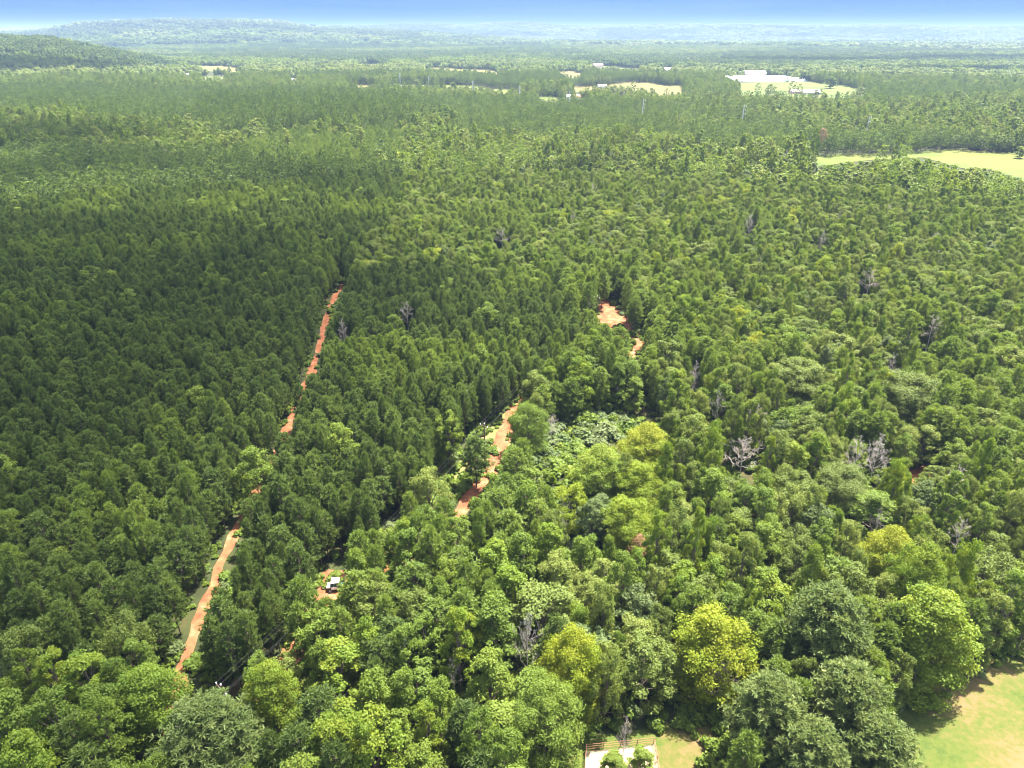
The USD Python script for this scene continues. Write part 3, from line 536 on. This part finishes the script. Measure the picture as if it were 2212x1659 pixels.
for kind, vx, vy, wpx, h, label in FEATURE:
    p = at(vx, vy, h * .55); _, d = proj(p); r = wpx / F * d / 2
    ks = KIND['big' + kind if r > 3.9 and 'big' + kind in KIND and kind != 'pine' else kind]; c = ks[rng.integers(len(ks))]
    TREES.append(dict(cls=c[0], kind=kind, x=p[0], y=p[1], z=0.0, sr=r / c[2], sh=h / c[1], r=r, h=h, turn=rng.uniform(0, 6.28), zone='feature', label=label, v=(vx, vy), w=wpx))
FT = list(TREES)
cells = {}
CELL = 6.0
def near_ok(x, y, r, f):
    i, j = int(x // CELL), int(y // CELL); m = int((r * 2.2) // CELL) + 1
    for a in range(i - m, i + m + 1):
        for b in range(j - m, j + m + 1):
            for (u, v, s) in cells.get((a, b), ()):
                if (u - x) ** 2 + (v - y) ** 2 < (f * (r + s)) ** 2: return False
    return True
def put(x, y, r): cells.setdefault((int(x // CELL), int(y // CELL)), []).append((x, y, r))
for t in FT:
    put(t['x'], t['y'], t['r'] * (.9 if t['kind'] != 'dead' else .5))
def occludes(vx, vy, d, wp):
    """Hides the middle of one of the trees measured one by one."""
    bad = np.zeros(len(vx), bool)
    for t in FT:
        D = math.hypot(t['y'], 85); keep = .66 if t['kind'] != 'dead' else .95
        bad |= (np.hypot((vx - t['v'][0]), (vy - t['v'][1]) * .8) < keep * t['w'] / 2 + .38 * wp) & (d < proj(np.array([t['x'], t['y'], t['h'] * .5]))[1] + 1.0)
    return bad
def scatter(d0, d1, step, far):
    half = math.radians(41); n = int(d1 * 2 * math.tan(half) / step)
    gx, gy = np.meshgrid(np.arange(-d1 * .92, d1 * .92, step), np.arange(d0 * .6, d1, step)); gx[::2] += step / 2
    x, y = (a.ravel() + rng.uniform(-.36, .36, a.size) * step for a in (gx, gy))
    D = np.hypot(x, y); k = (D > d0) & (D < d1) & (np.abs(x) < y * .80 + 14); x, y = x[k], y[k]
    z0 = ground_h(x, y); hm = 8.0
    p, d = proj(np.stack([x, y, z0 + hm], -1)); zn = zones_of(p, np.c_[x, y])
    order = rng.permutation(len(x)); kinds = {}
    pick = np.empty(len(x), object)
    for z_ in set(zn):
        m = np.nonzero(zn == z_)[0]; mix = MIX[z_]; ks = list(mix); w = np.array([mix[q] for q in ks]); pick[m] = rng.choice(np.array(ks, object), len(m), p=w / w.sum())
    # stands of one sort: a broad noise decides between pines and leafy trees in the mixed wood
    nz = meshkit.fbm(np.c_[x / 55, y / 55, np.zeros(len(x))], 3, 8); m = (zn == 'right') & (nz > .64); pick[m] = np.where(rng.uniform(size=m.sum()) < .85, 'pine', 'olive')
    m = (zn == 'right') & (nz < .40) & (pick == 'pine'); pick[m] = 'olive'
    sr = np.clip(rng.normal(1, .19, len(x)), .62, 1.5); sh = np.clip(rng.normal(1, .13, len(x)), .66, 1.35)
    ang = rng.uniform(0, 6.28, len(x)); out = []; tn = meshkit.fbm(np.c_[x / 34, y / 34, 0 * x], 2, 17) + rng.normal(0, .07, len(x))
    base, rr, hh, cl = [None] * len(x), np.zeros(len(x)), np.zeros(len(x)), [None] * len(x)
    for i in range(len(x)):
        k_ = pick[i]
        if k_ == 'none': continue
        b = k_
        if k_ == 'youngpine': sh[i] *= 1.6; sr[i] *= 1.15
        if k_ == 'tall': b = 'farpine' if far else 'bigpine'; sh[i] *= 1.35; sr[i] *= .95 if far else .6
        elif far and k_ in ('green', 'olive', 'bright', 'yellow', 'sage'): b = 'far' + k_
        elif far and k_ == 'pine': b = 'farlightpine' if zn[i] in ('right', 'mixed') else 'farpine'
        elif not far and k_ == 'farpine': b = 'pine'
        elif k_ == 'pine' and (zn[i] in ('right', 'clearing', 'lower') or tn[i] > .62): b = 'lightpine'  # sunny zones take the sunlit colour; elsewhere random clumps of it vary the tone
        if not far and k_ == 'pine' and zn[i] in ('left', 'middle'): sr[i] *= .84
        if k_ in ('pine',) and zn[i] not in ('left', 'middle'): sr[i] *= 1.16; sh[i] *= 1.08
        if k_ in ('bright', 'green', 'olive') and zn[i] in ('right', 'mixed') : sr[i] *= rng.choice([.66, .80, 1.0]); sh[i] *= rng.choice([.8, .95, 1.06])
        if zn[i] == 'bottom' and k_ in ('green', 'bright', 'olive'): sr[i] *= 1.02
        if far and k_ != 'youngpine': q_ = 1.18 if 'pine' in b else 1.32; sr[i] *= q_; sh[i] *= (1.08 if 'pine' in b else 1.12) * rng.choice([.82, 1.0, 1.2])
        c = KIND[b][rng.integers(len(KIND[b]))]; cl[i] = c[0]; rr[i] = c[2] * sr[i]; hh[i] = c[1] * sh[i]
    ok = np.array([c is not None for c in cl]) & clear_of(x, y, z0, hh, rr) & sunlit(x, y, hh, rr) & (shapely.distance(LANES, shapely.points(x, y)) > 1.7)
    pm, d = proj(np.stack([x, y, z0 + .6 * hh], -1)); ok &= ~occludes(pm[:, 0], pm[:, 1], d, 2 * rr * F / d)
    for i in order:
        if not ok[i]: continue
        f = .60 if pick[i] in ('pine', 'tall', 'farpine') else .80 if pick[i] == 'youngpine' else .58
        if far: f *= 1.04
        if not near_ok(x[i], y[i], rr[i], f): continue
        put(x[i], y[i], rr[i])
        TREES.append(dict(cls=cl[i], kind=pick[i], x=x[i], y=y[i], z=z0[i], sr=sr[i], sh=sh[i], r=rr[i], h=hh[i], turn=ang[i], zone=zn[i], label=None))
scatter(44, 430, 1.75, False)
near_n = len(TREES)
scatter(430, 1600, 3.3, True)

# ---------------------------------------------------------------- trees: the largest of each sort as things of their own, the rest as woods
def place(name, t, label, cat, group):
    x = UsdGeom.Xform.Define(stage, free('/World', name))
    x.AddTranslateOp().Set((float(t['x']), float(t['y']), float(t['z']))); x.AddRotateZOp().Set(float(math.degrees(t['turn']))); x.AddScaleOp().Set((float(t['sr']), float(t['sr']), float(t['sh'])))
    p = x.GetPrim(); p.GetReferences().AddInternalReference(t['cls']); p.SetInstanceable(True)
    return tag(p, label, cat, group)
def instancer(name, items, label, cat):
    """items: (class path, x, y, z, scale xy, scale z, turn)."""
    pi = UsdGeom.PointInstancer.Define(stage, free('/World', name)); paths = sorted({i[0] for i in items}); idx = {}
    for k, c in enumerate(paths):
        q = stage.DefinePrim(f'{pi.GetPath()}/source_{k:03d}', 'Xform'); q.GetReferences().AddInternalReference(c); idx[c] = k
        pi.GetPrototypesRel().AddTarget(q.GetPath())
    a = np.array([i[1:] for i in items], float)
    pi.CreateProtoIndicesAttr(Vt.IntArray.FromNumpy(np.array([idx[i[0]] for i in items], np.int32)))
    pi.CreatePositionsAttr(Vt.Vec3fArray.FromNumpy(a[:, :3].astype(np.float32)))
    pi.CreateScalesAttr(Vt.Vec3fArray.FromNumpy(a[:, [3, 3, 4]].astype(np.float32)))
    pi.CreateOrientationsAttr(Vt.QuathArray([Gf.Quath(math.cos(w / 2), 0, 0, math.sin(w / 2)) for w in a[:, 5]]))
    return tag(pi, label, cat, kind='stuff')
NAMES = dict(pine=('pine_tree', 'pine tree'), bigpine=('pine_tree', 'pine tree'), tall=('pine_tree', 'pine tree'), farpine=('pine_tree', 'pine tree'), youngpine=('young_pine', 'young pine'), rust=('dead_pine', 'dead pine'), dead=('bare_tree', 'bare tree'))
WHERE = dict(left='in the dense plantation left of the long dirt road', middle='in the plantation between the long dirt road and the winding track', clearing='around the red dirt clearing right of centre',
             lower='in the mixed wood around the utility vehicle and lower track', bottom='in the shaded wood along the bottom left', right='in the mixed wood on the right half', young='in the far young plantation', tallpine='in the far tall stand', brush='in the pale brush', pinestand='in a far pine stand', mixed='in the far mixed wood')
TONE = dict(pine='green conical pine', green='mid green tree', olive='olive green tree', bright='light green tree', yellow='yellow green tree', sage='pale sage green tree', youngpine='short bright young pine', tall='tall dark pine', farpine='dark pine', dead='leafless grey tree')
LM = [(t, n) for t, n in ((t, {0: 'the tall yellow tree', 1: 'the broad yellow tree', 2: 'the tall feathery corner pine', 3: 'the leftmost corner pine', 7: 'the huge tree over the pasture', 9: 'the yellow tree at right',
      10: 'the rounded yellow tree', 15: 'the pale grey green tree', 16: 'the brownish olive tree', 17: 'the large pale olive tree', 18: 'the big domed olive tree', 19: 'the glossy dark tree', 20: 'the lone pine on the track',
      21: 'the big rounded bottom pine', 22: 'the road end tree', 23: 'the bright poleside tree', 29: 'the orange brown tree', 30: 'the pale twiggy bare tree', 32: 'the tangled bare tree', 34: 'the grey bare tree at right', 35: 'the tall grey snag',
      25: 'the dark spreading tree', 26: 'the dark tree beside the pen'}.get(i)) for i, t in enumerate(FT)) if n]
for q_, n_ in (((727, 1262), 'the utility vehicle'), ((482, 1500), 'the transformer pole'), ((1325, 690), 'the red dirt clearing'), ((2010, 1020), 'the bare red patch'), ((1340, 1620), 'the fenced pen'), ((495, 1190), 'the long road bend')):
    LM.append((dict(x=at(*q_)[0], y=at(*q_)[1]), n_))
taken = {}
ORD = ['', 'second ', 'third ', 'fourth ', 'fifth ']
def near_label(t):
    """Which tree it is, told from the landmarks about it."""
    best = []
    for m, n in LM:
        dx, dy = t['x'] - m['x'], t['y'] - m['y']; d = math.hypot(dx, dy)
        if d < 1 or d > 38: continue
        side = ('right of' if dx > 0 else 'left of') if abs(dx) > abs(dy) * 1.6 else ('behind' if dy > 0 else 'in front of') if abs(dy) > abs(dx) * 1.6 else ('behind and right of' if dx > 0 else 'behind and left of') if dy > 0 else ('in front and right of' if dx > 0 else 'in front and left of')
        best.append((d, side, n))
    for d, side, n in sorted(best):
        k = (TONE[t['kind']], side, n); c = taken.get(k, 0)
        if c < 3:
            taken[k] = c + 1; return f"{ORD[c]}nearest {k[0]} {side} {n}"
    return None
sortkey = {}
for t in TREES:
    p, d = proj(np.array([t['x'], t['y'], t['z'] + .6 * t['h']])); px = F * t['r'] * 2 / d
    t['px'] = px if (-20 < p[0] < 2232 and -20 < p[1] < 1690) else 0
    nm = NAMES.get(t['kind'], ('broadleaf_tree', 'broadleaf tree')); t['nm'] = nm; sortkey.setdefault(nm[0], []).append(t)
WOODS = dict(pine_tree=('pine_forest', 'dense wood of dark and mid green pines beyond the nearest ones', 'pine forest'), broadleaf_tree=('broadleaf_forest', 'mixed leafy wood of olive and green crowns beyond the nearest ones', 'broadleaf forest'),
             young_pine=('young_plantation', 'bright young pine plantation in the middle distance', 'plantation'), bare_tree=('bare_trees', 'scattered leafless trees in the wood', 'bare trees'), dead_pine=('x', 'x', 'x'))
for nm, ts in sortkey.items():
    ts.sort(key=lambda t: (t['label'] is None, -t['px']))
    keep = [t for t in ts if t['px'] > 0][:300] if nm != 'young_pine' else []
    ids = {id(t) for t in keep}
    for t in keep:
        if not t['label'] and t['zone'] not in ('left', 'middle'): t['lab2'] = None
    for t in sorted([t for t in keep if not t['label'] and t['zone'] not in ('left', 'middle')], key=lambda t: min(math.hypot(t['x'] - m['x'], t['y'] - m['y']) for m, _ in LM)): t['lab2'] = near_label(t)
    for t in keep:
        if t['label']: place(nm, t, t['label'], t['nm'][1], None)
        else:
            w = WHERE[t['zone']]; place(nm, t, t.get('lab2') or f"{TONE[t['kind']]} {w}", t['nm'][1], f"{t['nm'][1]}s {w}")
    rest = [(t['cls'], t['x'], t['y'], t['z'], t['sr'], t['sh'], t['turn']) for t in ts if id(t) not in ids]
    if rest: instancer(WOODS[nm][0], rest, WOODS[nm][1], WOODS[nm][2])
# undergrowth
def low(d1, step):
    gx, gy = np.meshgrid(np.arange(-d1 * .9, d1 * .9, step), np.arange(30, d1, step)); x, y = (a.ravel() + rng.uniform(-.5, .5, a.size) * step for a in (gx, gy))
    k = (np.hypot(x, y) < d1) & (np.abs(x) < y * .80 + 12); x, y = x[k], y[k]
    p, d = proj(np.stack([x, y, np.full(len(x), .8)], -1)); zn = zones_of(p, np.c_[x, y])
    dens = np.array([dict(left=.25, middle=.25, brush=.85, lower=.5, bottom=.75, clearing=.4).get(z, .6) for z in zn]); ld = shapely.distance(LANES, shapely.points(x, y)); dens = np.where(ld < 7, np.maximum(dens, .95), dens); k = (rng.uniform(size=len(x)) < dens) & (clear_of(x, y, 0 * x, 0 * x + 1.2, 0 * x + 1.0, BARE_U) | (rng.uniform(size=len(x)) < .05 * (p[:, 1] < 800) * (p[:, 1] > 600))) & (ld > 1.25)
    return x[k], y[k], zn[k]
x, y, zn = low(330, 2.0)
it = []
for i in range(len(x)):
    br = zn[i] == 'brush'; ks = KIND['sageshrub' if rng.uniform() < (.6 if br else .12) else 'shrub']; s = rng.choice([.8, 1.2, 1.7, 2.6], p=[.3, .35, .25, .1]) * rng.uniform(.8, 1.2) if br else rng.uniform(.7, 1.7)
    if shapely.distance(LANES, shapely.Point(x[i], y[i])) < 6: s *= rng.uniform(.35, 1.0)
    it.append((ks[rng.integers(3)][0], x[i], y[i], -.05, s, s * rng.uniform(.7, 1.2), rng.uniform(0, 6.28)))
instancer('undergrowth', it, 'low shrubs and pale brush filling the gaps between the trees', 'undergrowth')
# far canopy
def canopy(d0, d1, step, s):
    gx, gy = np.meshgrid(np.arange(-d1 * .9, d1 * .9, step), np.arange(d0 * .5, d1, step)); x, y = (a.ravel() + rng.uniform(-.5, .5, a.size) * step for a in (gx, gy))
    D = np.hypot(x, y); k = (D > d0) & (D < d1) & (np.abs(x) < y * .82); x, y = x[k], y[k]; z = ground_h(x, y); h = np.full(len(x), 15.0 * s)
    k = clear_of(x, y, z, h, h) if d0 < 3500 else np.ones(len(x), bool); x, y, z = x[k], y[k], z[k]
    nz = .5 + 1.5 * (meshkit.fbm(np.c_[x / 520, y / 420, 0 * x], 3, 31) - .5); r = rng.uniform(size=len(x)); out = []
    for i in range(len(x)):
        v = nz[i] + .10 * (r[i] - .5); ks = KIND['pinepatch' if v > .52 else 'greenpatch' if v > .40 else 'olivepatch']
        out.append((ks[rng.integers(3)][0], x[i], y[i], z[i] - .5, s, s ** .5 * rng.uniform(.75, 1.35), rng.uniform(0, 6.28)))
    return out
instancer('distant_forest', canopy(1600, 4200, 24, 1.0) + canopy(4200, 9800, 62, 2.7), 'far forest canopy fading into blue haze', 'forest')

# ---------------------------------------------------------------- buildings
def house(vx, vy, size, wall, roof, turn, label, open_=False):
    p = at(vx, vy); t = thing('house' if 'house' in label else 'barn' if 'barn' in label else 'shed', p, turn); tag(t, label, 'house' if 'house' in label else 'barn' if 'barn' in label else 'shed')
    w, d, e = size[0] / 2, size[1] / 2, size[2]; rh = d * .62
    v = [(-w, -d, 0), (w, -d, 0), (w, d, 0), (-w, d, 0), (-w, -d, e), (w, -d, e), (w, d, e), (-w, d, e), (-w, 0, e + rh), (w, 0, e + rh)]
    part(t, 'wall', (np.array(v, float), np.array([(0, 1, 5), (0, 5, 4), (1, 2, 6), (1, 6, 5), (2, 3, 7), (2, 7, 6), (3, 0, 4), (3, 4, 7), (5, 6, 9), (7, 4, 8)])), wall)
    o = .6; th = .25; mb = MB()
    for s in (-1, 1):
        a = np.array([(-w - o, s * (d + o), e - o * .62), (w + o, s * (d + o), e - o * .62), (w + o, 0, e + rh), (-w - o, 0, e + rh)]); b = a + [0, 0, th]
        mb.add(np.vstack([a, b]), [(0, 1, 2, 3), (4, 5, 6, 7), (0, 1, 5, 4), (1, 2, 6, 5), (2, 3, 7, 6), (3, 0, 4, 7)])
    part(t, 'roof', mb.mesh(), roof)
    n = max(2, int(size[0] // 5))
    for k in range(n):
        cx = -w + (k + .5) * 2 * w / n
        if k == n // 2: part(t, 'door', MB().box((cx - .6, -d - .06, 0), (cx + .6, -d + .02, 2.2)).mesh(), 'brown_roof')
        else: part(t, 'window', MB().box((cx - .7, -d - .06, 1.0), (cx + .7, -d + .02, 2.3)).mesh(), 'dark_glass')
for h in HOUSES: house(*h)
c = at(1640, 171)
for k in range(14):
    L = 150 - abs(k - 6) * 3 + rng.uniform(-6, 6); t = thing('greenhouse', (c[0] + (k - 6) * -.6 + rng.uniform(-3, 3), c[1] - 75 + k * 11.2, 0))
    tag(t, 'nearest long white greenhouse, bordering the green meadow' if k == 0 else 'farthest long white greenhouse, just before the pale open barn' if k == 13 else 'long white arched greenhouse inside the bright white block above the meadow', 'greenhouse', 'white greenhouses above the meadow')
    a = np.linspace(0, np.pi, 9); prof = np.c_[-np.cos(a) * 4.8, np.sin(a) * 4.2]
    v = np.vstack([np.c_[np.full(9, s * L / 2), prof] for s in (-1, 1)]); q = [(i, i + 1, i + 10, i + 9) for i in range(8)]
    part(t, 'cover', (v, np.array(q)), 'greenhouse_film', 40)
    for s in (0, 1):
        o = v[s * 9:(s + 1) * 9]; part(t, 'end_wall', (o, np.array([(0, i, i + 1) for i in range(1, 8)])), 'white_wall')

# ---------------------------------------------------------------- power lines
POLES = [(863, 157), (925, 163), (1020, 174), (1122, 184), (1230, 196), (1390, 214), (1608, 226), (1879, 250), (2330, 285)]
tops = []
for k, (vx, vy) in enumerate(POLES):
    H = 27.0 if k < 7 else 24; p = at(vx, vy, H); t = thing('transmission_pole', (p[0], p[1], 0))
    tag(t, ['pale transmission pole farthest left above the small straw field', 'tan transmission pole second from the left of the line', 'white transmission pole third from the left, by the green strip', 'pale transmission pole fourth from the left of the line', 'tall white transmission pole in front of the red roofed house',
            'white transmission pole right of the tall dark trees', 'faint transmission pole below the left end of the meadow', 'white slightly leaning pole in the pine stand above the hayfield', 'transmission pole beyond the right edge'][k], 'transmission pole', 'transmission poles across the middle distance')
    part(t, 'shaft', MB().tube([(0, 0, -.5), (0, 0, H * .5), (0, 0, H)], [.62, .48, .34], 8).mesh(), 'concrete_pole', 40)
    for z in (H - 1.2, H - 4.5, H - 7.8):
        part(t, 'arm', MB().tube([(0, 0, z), (1.9, 0, z + .35)], [.11, .07], 5).mesh(), 'concrete_pole'); part(t, 'insulator', MB().tube([(1.85, 0, z + .3), (1.85, 0, z - 1.0)], [.12, .12], 6).mesh(), 'porcelain')
    tops.append((p[0], p[1], H))
def wire(name, a, b, sag, r, label, group):
    t = np.linspace(0, 1, 17); pts = np.outer(1 - t, a) + np.outer(t, b); pts[:, 2] -= 4 * sag * t * (1 - t)
    tag(part(None, name, MB().tube(pts, r, 4).mesh(), 'wire'), label, 'wire', group)
for a, b in zip(tops[:-1], tops[1:]):
    for dz in (2.2, 5.5, 8.8): wire('transmission_wire', (a[0] + 1.85, a[1], a[2] - dz), (b[0] + 1.85, b[1], b[2] - dz), 4.5, .02, 'thin dark wire slung between the pale transmission poles', 'transmission wires')
def wood_pole(vx, vy, H, label, transformer):
    p = at(vx, vy, H); t = thing('power_pole', (p[0], p[1], 0), -.75); tag(t, label, 'power pole')
    part(t, 'shaft', MB().tube([(0, 0, -.5), (0, 0, H * .5), (0, 0, H)], [.19, .165, .13], 8).mesh(), 'pole_wood', 40)
    part(t, 'crossarm', MB().box((-1.2, -.20, H - .62), (1.2, -.08, H - .46)).mesh(), 'pole_wood')
    for x in (-1.05, 1.05): part(t, 'insulator', MB().tube([(x, -.14, H - .46), (x, -.14, H - .22), (x, -.14, H - .16)], [.07, .09, .04], 8).mesh(), 'porcelain')
    part(t, 'insulator', MB().tube([(0, 0, H), (0, 0, H + .22), (0, 0, H + .28)], [.08, .10, .05], 8).mesh(), 'porcelain')
    if transformer:
        part(t, 'transformer', MB().tube([(.42, .1, H - 2.3), (.42, .1, H - 1.4), (.42, .1, H - 1.32)], [.25, .25, .15], 10).mesh(), 'grey_metal', 40)
        part(t, 'bushing', MB().tube([(.42, .1, H - 1.32), (.42, .1, H - 1.0)], [.08, .06], 6).mesh(), 'porcelain')
        for s in (-1, 1): part(t, 'guy_wire', MB().tube([(0, 0, H - 1.0), (s * 1.0 - 2.2, -2.6, .0)], [.018, .018], 4).mesh(), 'grey_metal')
    return np.array([p[0], p[1], H])
PW = [wood_pole(477, 1480, 10.5, 'dark wooden power pole with a transformer near the end of the long dirt road', True), wood_pole(1046, 916, 10.5, 'wooden power pole on the grassy verge of the winding track', False), wood_pole(1290, 640, 10.5, 'wooden power pole beside the red dirt clearing', False)]
for a, b in zip(PW[:-1], PW[1:]):
    s = unit((b - a)[:2]); n_ = np.array([-s[1], s[0], 0])
    for o, dz in ((-1.05, -.2), (1.05, -.2), (0, .25), (.1, -1.9)): wire('power_line', a + n_ * o + [0, 0, dz], b + n_ * o + [0, 0, dz], 1.3, .010, 'thin power line following the winding dirt track', 'power lines along the track')

# ---------------------------------------------------------------- pen fence and utility vehicle
def fence(points, step, label):
    p = np.array([at(*q)[:2] for q in points]); t = thing('pipe_fence', (*p[0], 0)); tag(t, label, 'fence'); o = p[0]
    for a, b in zip(p[:-1], p[1:]):
        n_ = max(1, int(round(np.linalg.norm(b - a) / step)))
        for k in range(n_ + (b is p[-1])):
            q = a + (b - a) * k / n_ - o; part(t, 'post', MB().tube([(*q, -.2), (*q, .6), (*q, 1.3)], [.055, .055, .055], 7).mesh(), 'rusty_pipe', 40)
        for z in (1.24, .82, .40):
            q, s = a - o, b - o; part(t, 'rail', MB().tube([(*q, z), (*(q + s) / 2, z - .02), (*s, z)], [.035, .035, .035], 6).mesh(), 'rusty_pipe', 40)
fence([(1258, 1740), (1266, 1622), (1412, 1607), (1434, 1730)], 2.3, 'rusty pipe fence around the pale pen at the bottom edge')

def rounded(lo, hi, r):
    import manifold3d as m3
    lo, hi = np.array(lo, float), np.array(hi, float); pts = []
    return m3.Manifold.batch_hull([m3.Manifold.sphere(r, 10).translate([(lo[0] + r, hi[0] - r)[a], (lo[1] + r, hi[1] - r)[b], (lo[2] + r, hi[2] - r)[c_]]) for a in (0, 1) for b in (0, 1) for c_ in (0, 1)])
p = at(727, 1272); t = thing('utility_vehicle', p, .10)
tag(t, 'white roofed utility vehicle with dark green bed parked on the red dirt yard', 'utility vehicle')
part(t, 'body', rounded((-1.45, -.70, .38), (1.45, .70, .82), .08), 'dark_green_paint', 40)
part(t, 'hood', rounded((-1.50, -.66, .60), (-.78, .66, 1.02), .10), 'white_paint', 40)
part(t, 'roof', rounded((-.72, -.72, 1.82), (-.03, .72, 1.94), .05), 'white_paint', 40)
part(t, 'roof', rounded((.03, -.72, 1.82), (.66, .72, 1.94), .05), 'white_paint', 40)
part(t, 'windscreen', (np.array([(-.86, -.62, 1.02), (-.86, .62, 1.02), (-.70, .62, 1.80), (-.70, -.62, 1.80)]), np.array([(0, 1, 2, 3)])), 'dark_glass')
for s in (-1, 1):
    part(t, 'roll_bar', MB().tube([(-.88, s * .66, .9), (-.70, s * .66, 1.84), (.62, s * .66, 1.84), (.66, s * .66, .8)], [.03] * 4, 6).mesh(), 'black_rubber')
    part(t, 'door', rounded((-.75, s * .70 - .03, .5), (.5, s * .70 + .03, 1.05), .028), 'white_paint', 40)
part(t, 'seat', rounded((-.2, -.6, .80), (.45, .6, 1.25), .08), 'black_rubber', 40)
bed = MB()
for lo, hi in (((.66, -.70, .82), (1.5, -.64, 1.16)), ((.66, .64, .82), (1.5, .70, 1.16)), ((.66, -.64, .82), (.72, .64, 1.16)), ((1.44, -.64, .82), (1.5, .64, 1.16)), ((.72, -.64, .823), (1.44, .64, .86))): bed.box(lo, hi)
part(t, 'cargo_bed', bed.mesh(), 'dark_green_paint')
for sx in (-1.0, 1.0):
    for sy in (-1, 1):
        w = part(t, 'wheel', MB().tube([(sx, sy * .58, .32), (sx, sy * .66, .32), (sx, sy * .78, .32), (sx, sy * .82, .32)], [.26, .32, .32, .27], 16).mesh(), 'black_rubber', 40)
        part(w, 'rim', MB().tube([(sx, sy * .81, .32), (sx, sy * .835, .32)], [.17, .15], 12).mesh(), 'grey_metal')
for s in (-1, 1): part(t, 'headlight', rounded((-1.53, s * .45 - .11, .72), (-1.45, s * .45 + .11, .84), .03), 'porcelain', 40)

# ---------------------------------------------------------------- clouds overhead and haze
def cloud(shadow, thick, alt, seed, edge, holes=()):
    """A flat based cumulus that stands between the sun and the ground polygon it shades."""
    g = Polygon(shadow).difference(unary_union([Polygon(h) for h in holes])) if holes else Polygon(shadow); off = SUN[:2] / SUN[2] * alt; x0, y0, x1, y1 = g.bounds; st = max(x1 - x0, y1 - y0) / 70
    xs, ys = np.arange(x0 - st, x1 + 2 * st, st), np.arange(y0 - st, y1 + 2 * st, st); XX, YY = np.meshgrid(xs, ys, indexing='ij')
    P = shapely.points(XX.ravel(), YY.ravel()); dd = np.where(shapely.contains_xy(g, XX.ravel(), YY.ravel()), shapely.distance(P, g.boundary), 0).reshape(XX.shape)
    nz = meshkit.fbm(np.stack([XX / (edge * 2.2), YY / (edge * 2.2), 0 * XX], -1), 4, seed)
    e = np.clip(dd / edge + (nz - .5) * .9 * (dd > 0), 0, 1); T = thick * e * e * (3 - 2 * e) * (.55 + .9 * nz)
    V_ = np.vstack([np.stack([XX + off[0], YY + off[1], alt + .75 * T + .2], -1).reshape(-1, 3), np.stack([XX + off[0], YY + off[1], alt - .25 * T - .2], -1).reshape(-1, 3)])
    a, b = XX.shape; i, j = np.meshgrid(np.arange(a - 1), np.arange(b - 1), indexing='ij'); q = np.stack([i * b + j, (i + 1) * b + j, (i + 1) * b + j + 1, i * b + j + 1], -1).reshape(-1, 4)
    use = (T.ravel()[q].max(1) > 0); q = q[use]; n_ = a * b; ed = {}
    for f in q:
        for s in range(4): ed[(f[s], f[(s + 1) % 4])] = 1
    side = [(v, u, u + n_, v + n_) for u, v in ed if (v, u) not in ed]
    F_ = np.vstack([q, q[:, ::-1] + n_, np.array(side)])
    keep_, F_ = np.unique(F_, return_inverse=True); F_ = F_.reshape(-1, 4); V_ = V_[keep_]
    tag(part(None, 'cloud', (V_, F_), 'cloud'), kind='structure', label='cumulus cloud above the forest that shades part of it')
G = lambda poly: [at(*p)[:2] for p in poly]
ell = lambda cx, cy, a, b: [(cx + a * math.cos(t), cy + b * math.sin(t)) for t in np.arange(24) * .2618]
cloud([(-900, 330), (-500, 480), (-330, 480), (-330, 40), (-260, -80), (-20, -60), (10, 48), (-22, 70), (-40, 100), (-24, 140), (-10, 190), (-5, 240), (-40, 270), (-60, 330), (-75, 430), (-90, 500), (-225, 515), (-270, 600), (-420, 640), (-900, 640)], 110, 800, 5, 60,
      [ell(-190, 372, 80, 30), ell(-110, 345, 40, 26)])
cloud(G([(-300, 182), (-300, 166), (150, 163), (340, 157), (350, 164), (200, 174), (0, 182)]), 260, 900, 6, 80)
cloud(G([(-300, 342), (-300, 292), (150, 288), (330, 300), (480, 316), (470, 332), (200, 338)]), 110, 800, 13, 40)
cloud(G([(1500, 137), (1580, 131), (1800, 134), (1950, 129), (2400, 126), (2400, 136), (2100, 141), (1850, 146), (1650, 143)]), 170, 900, 8, 230)
cloud(G([(1820, 158), (1950, 153), (2150, 156), (2500, 150), (2500, 166), (2100, 166), (1900, 164)]), 140, 900, 12, 110)
cloud(G([(1170, 395), (1230, 375), (1400, 378), (1440, 398), (1330, 415), (1220, 412)]), 90, 800, 9, 25)
b = trimesh.creation.box(bounds=[(-30500, -30500, -2), (30500, 30500, 178)])
tag(part(None, 'haze', (np.array(b.vertices), np.array(b.faces)), 'haze'), kind='stuff', label='pale blue summer haze over the whole landscape')
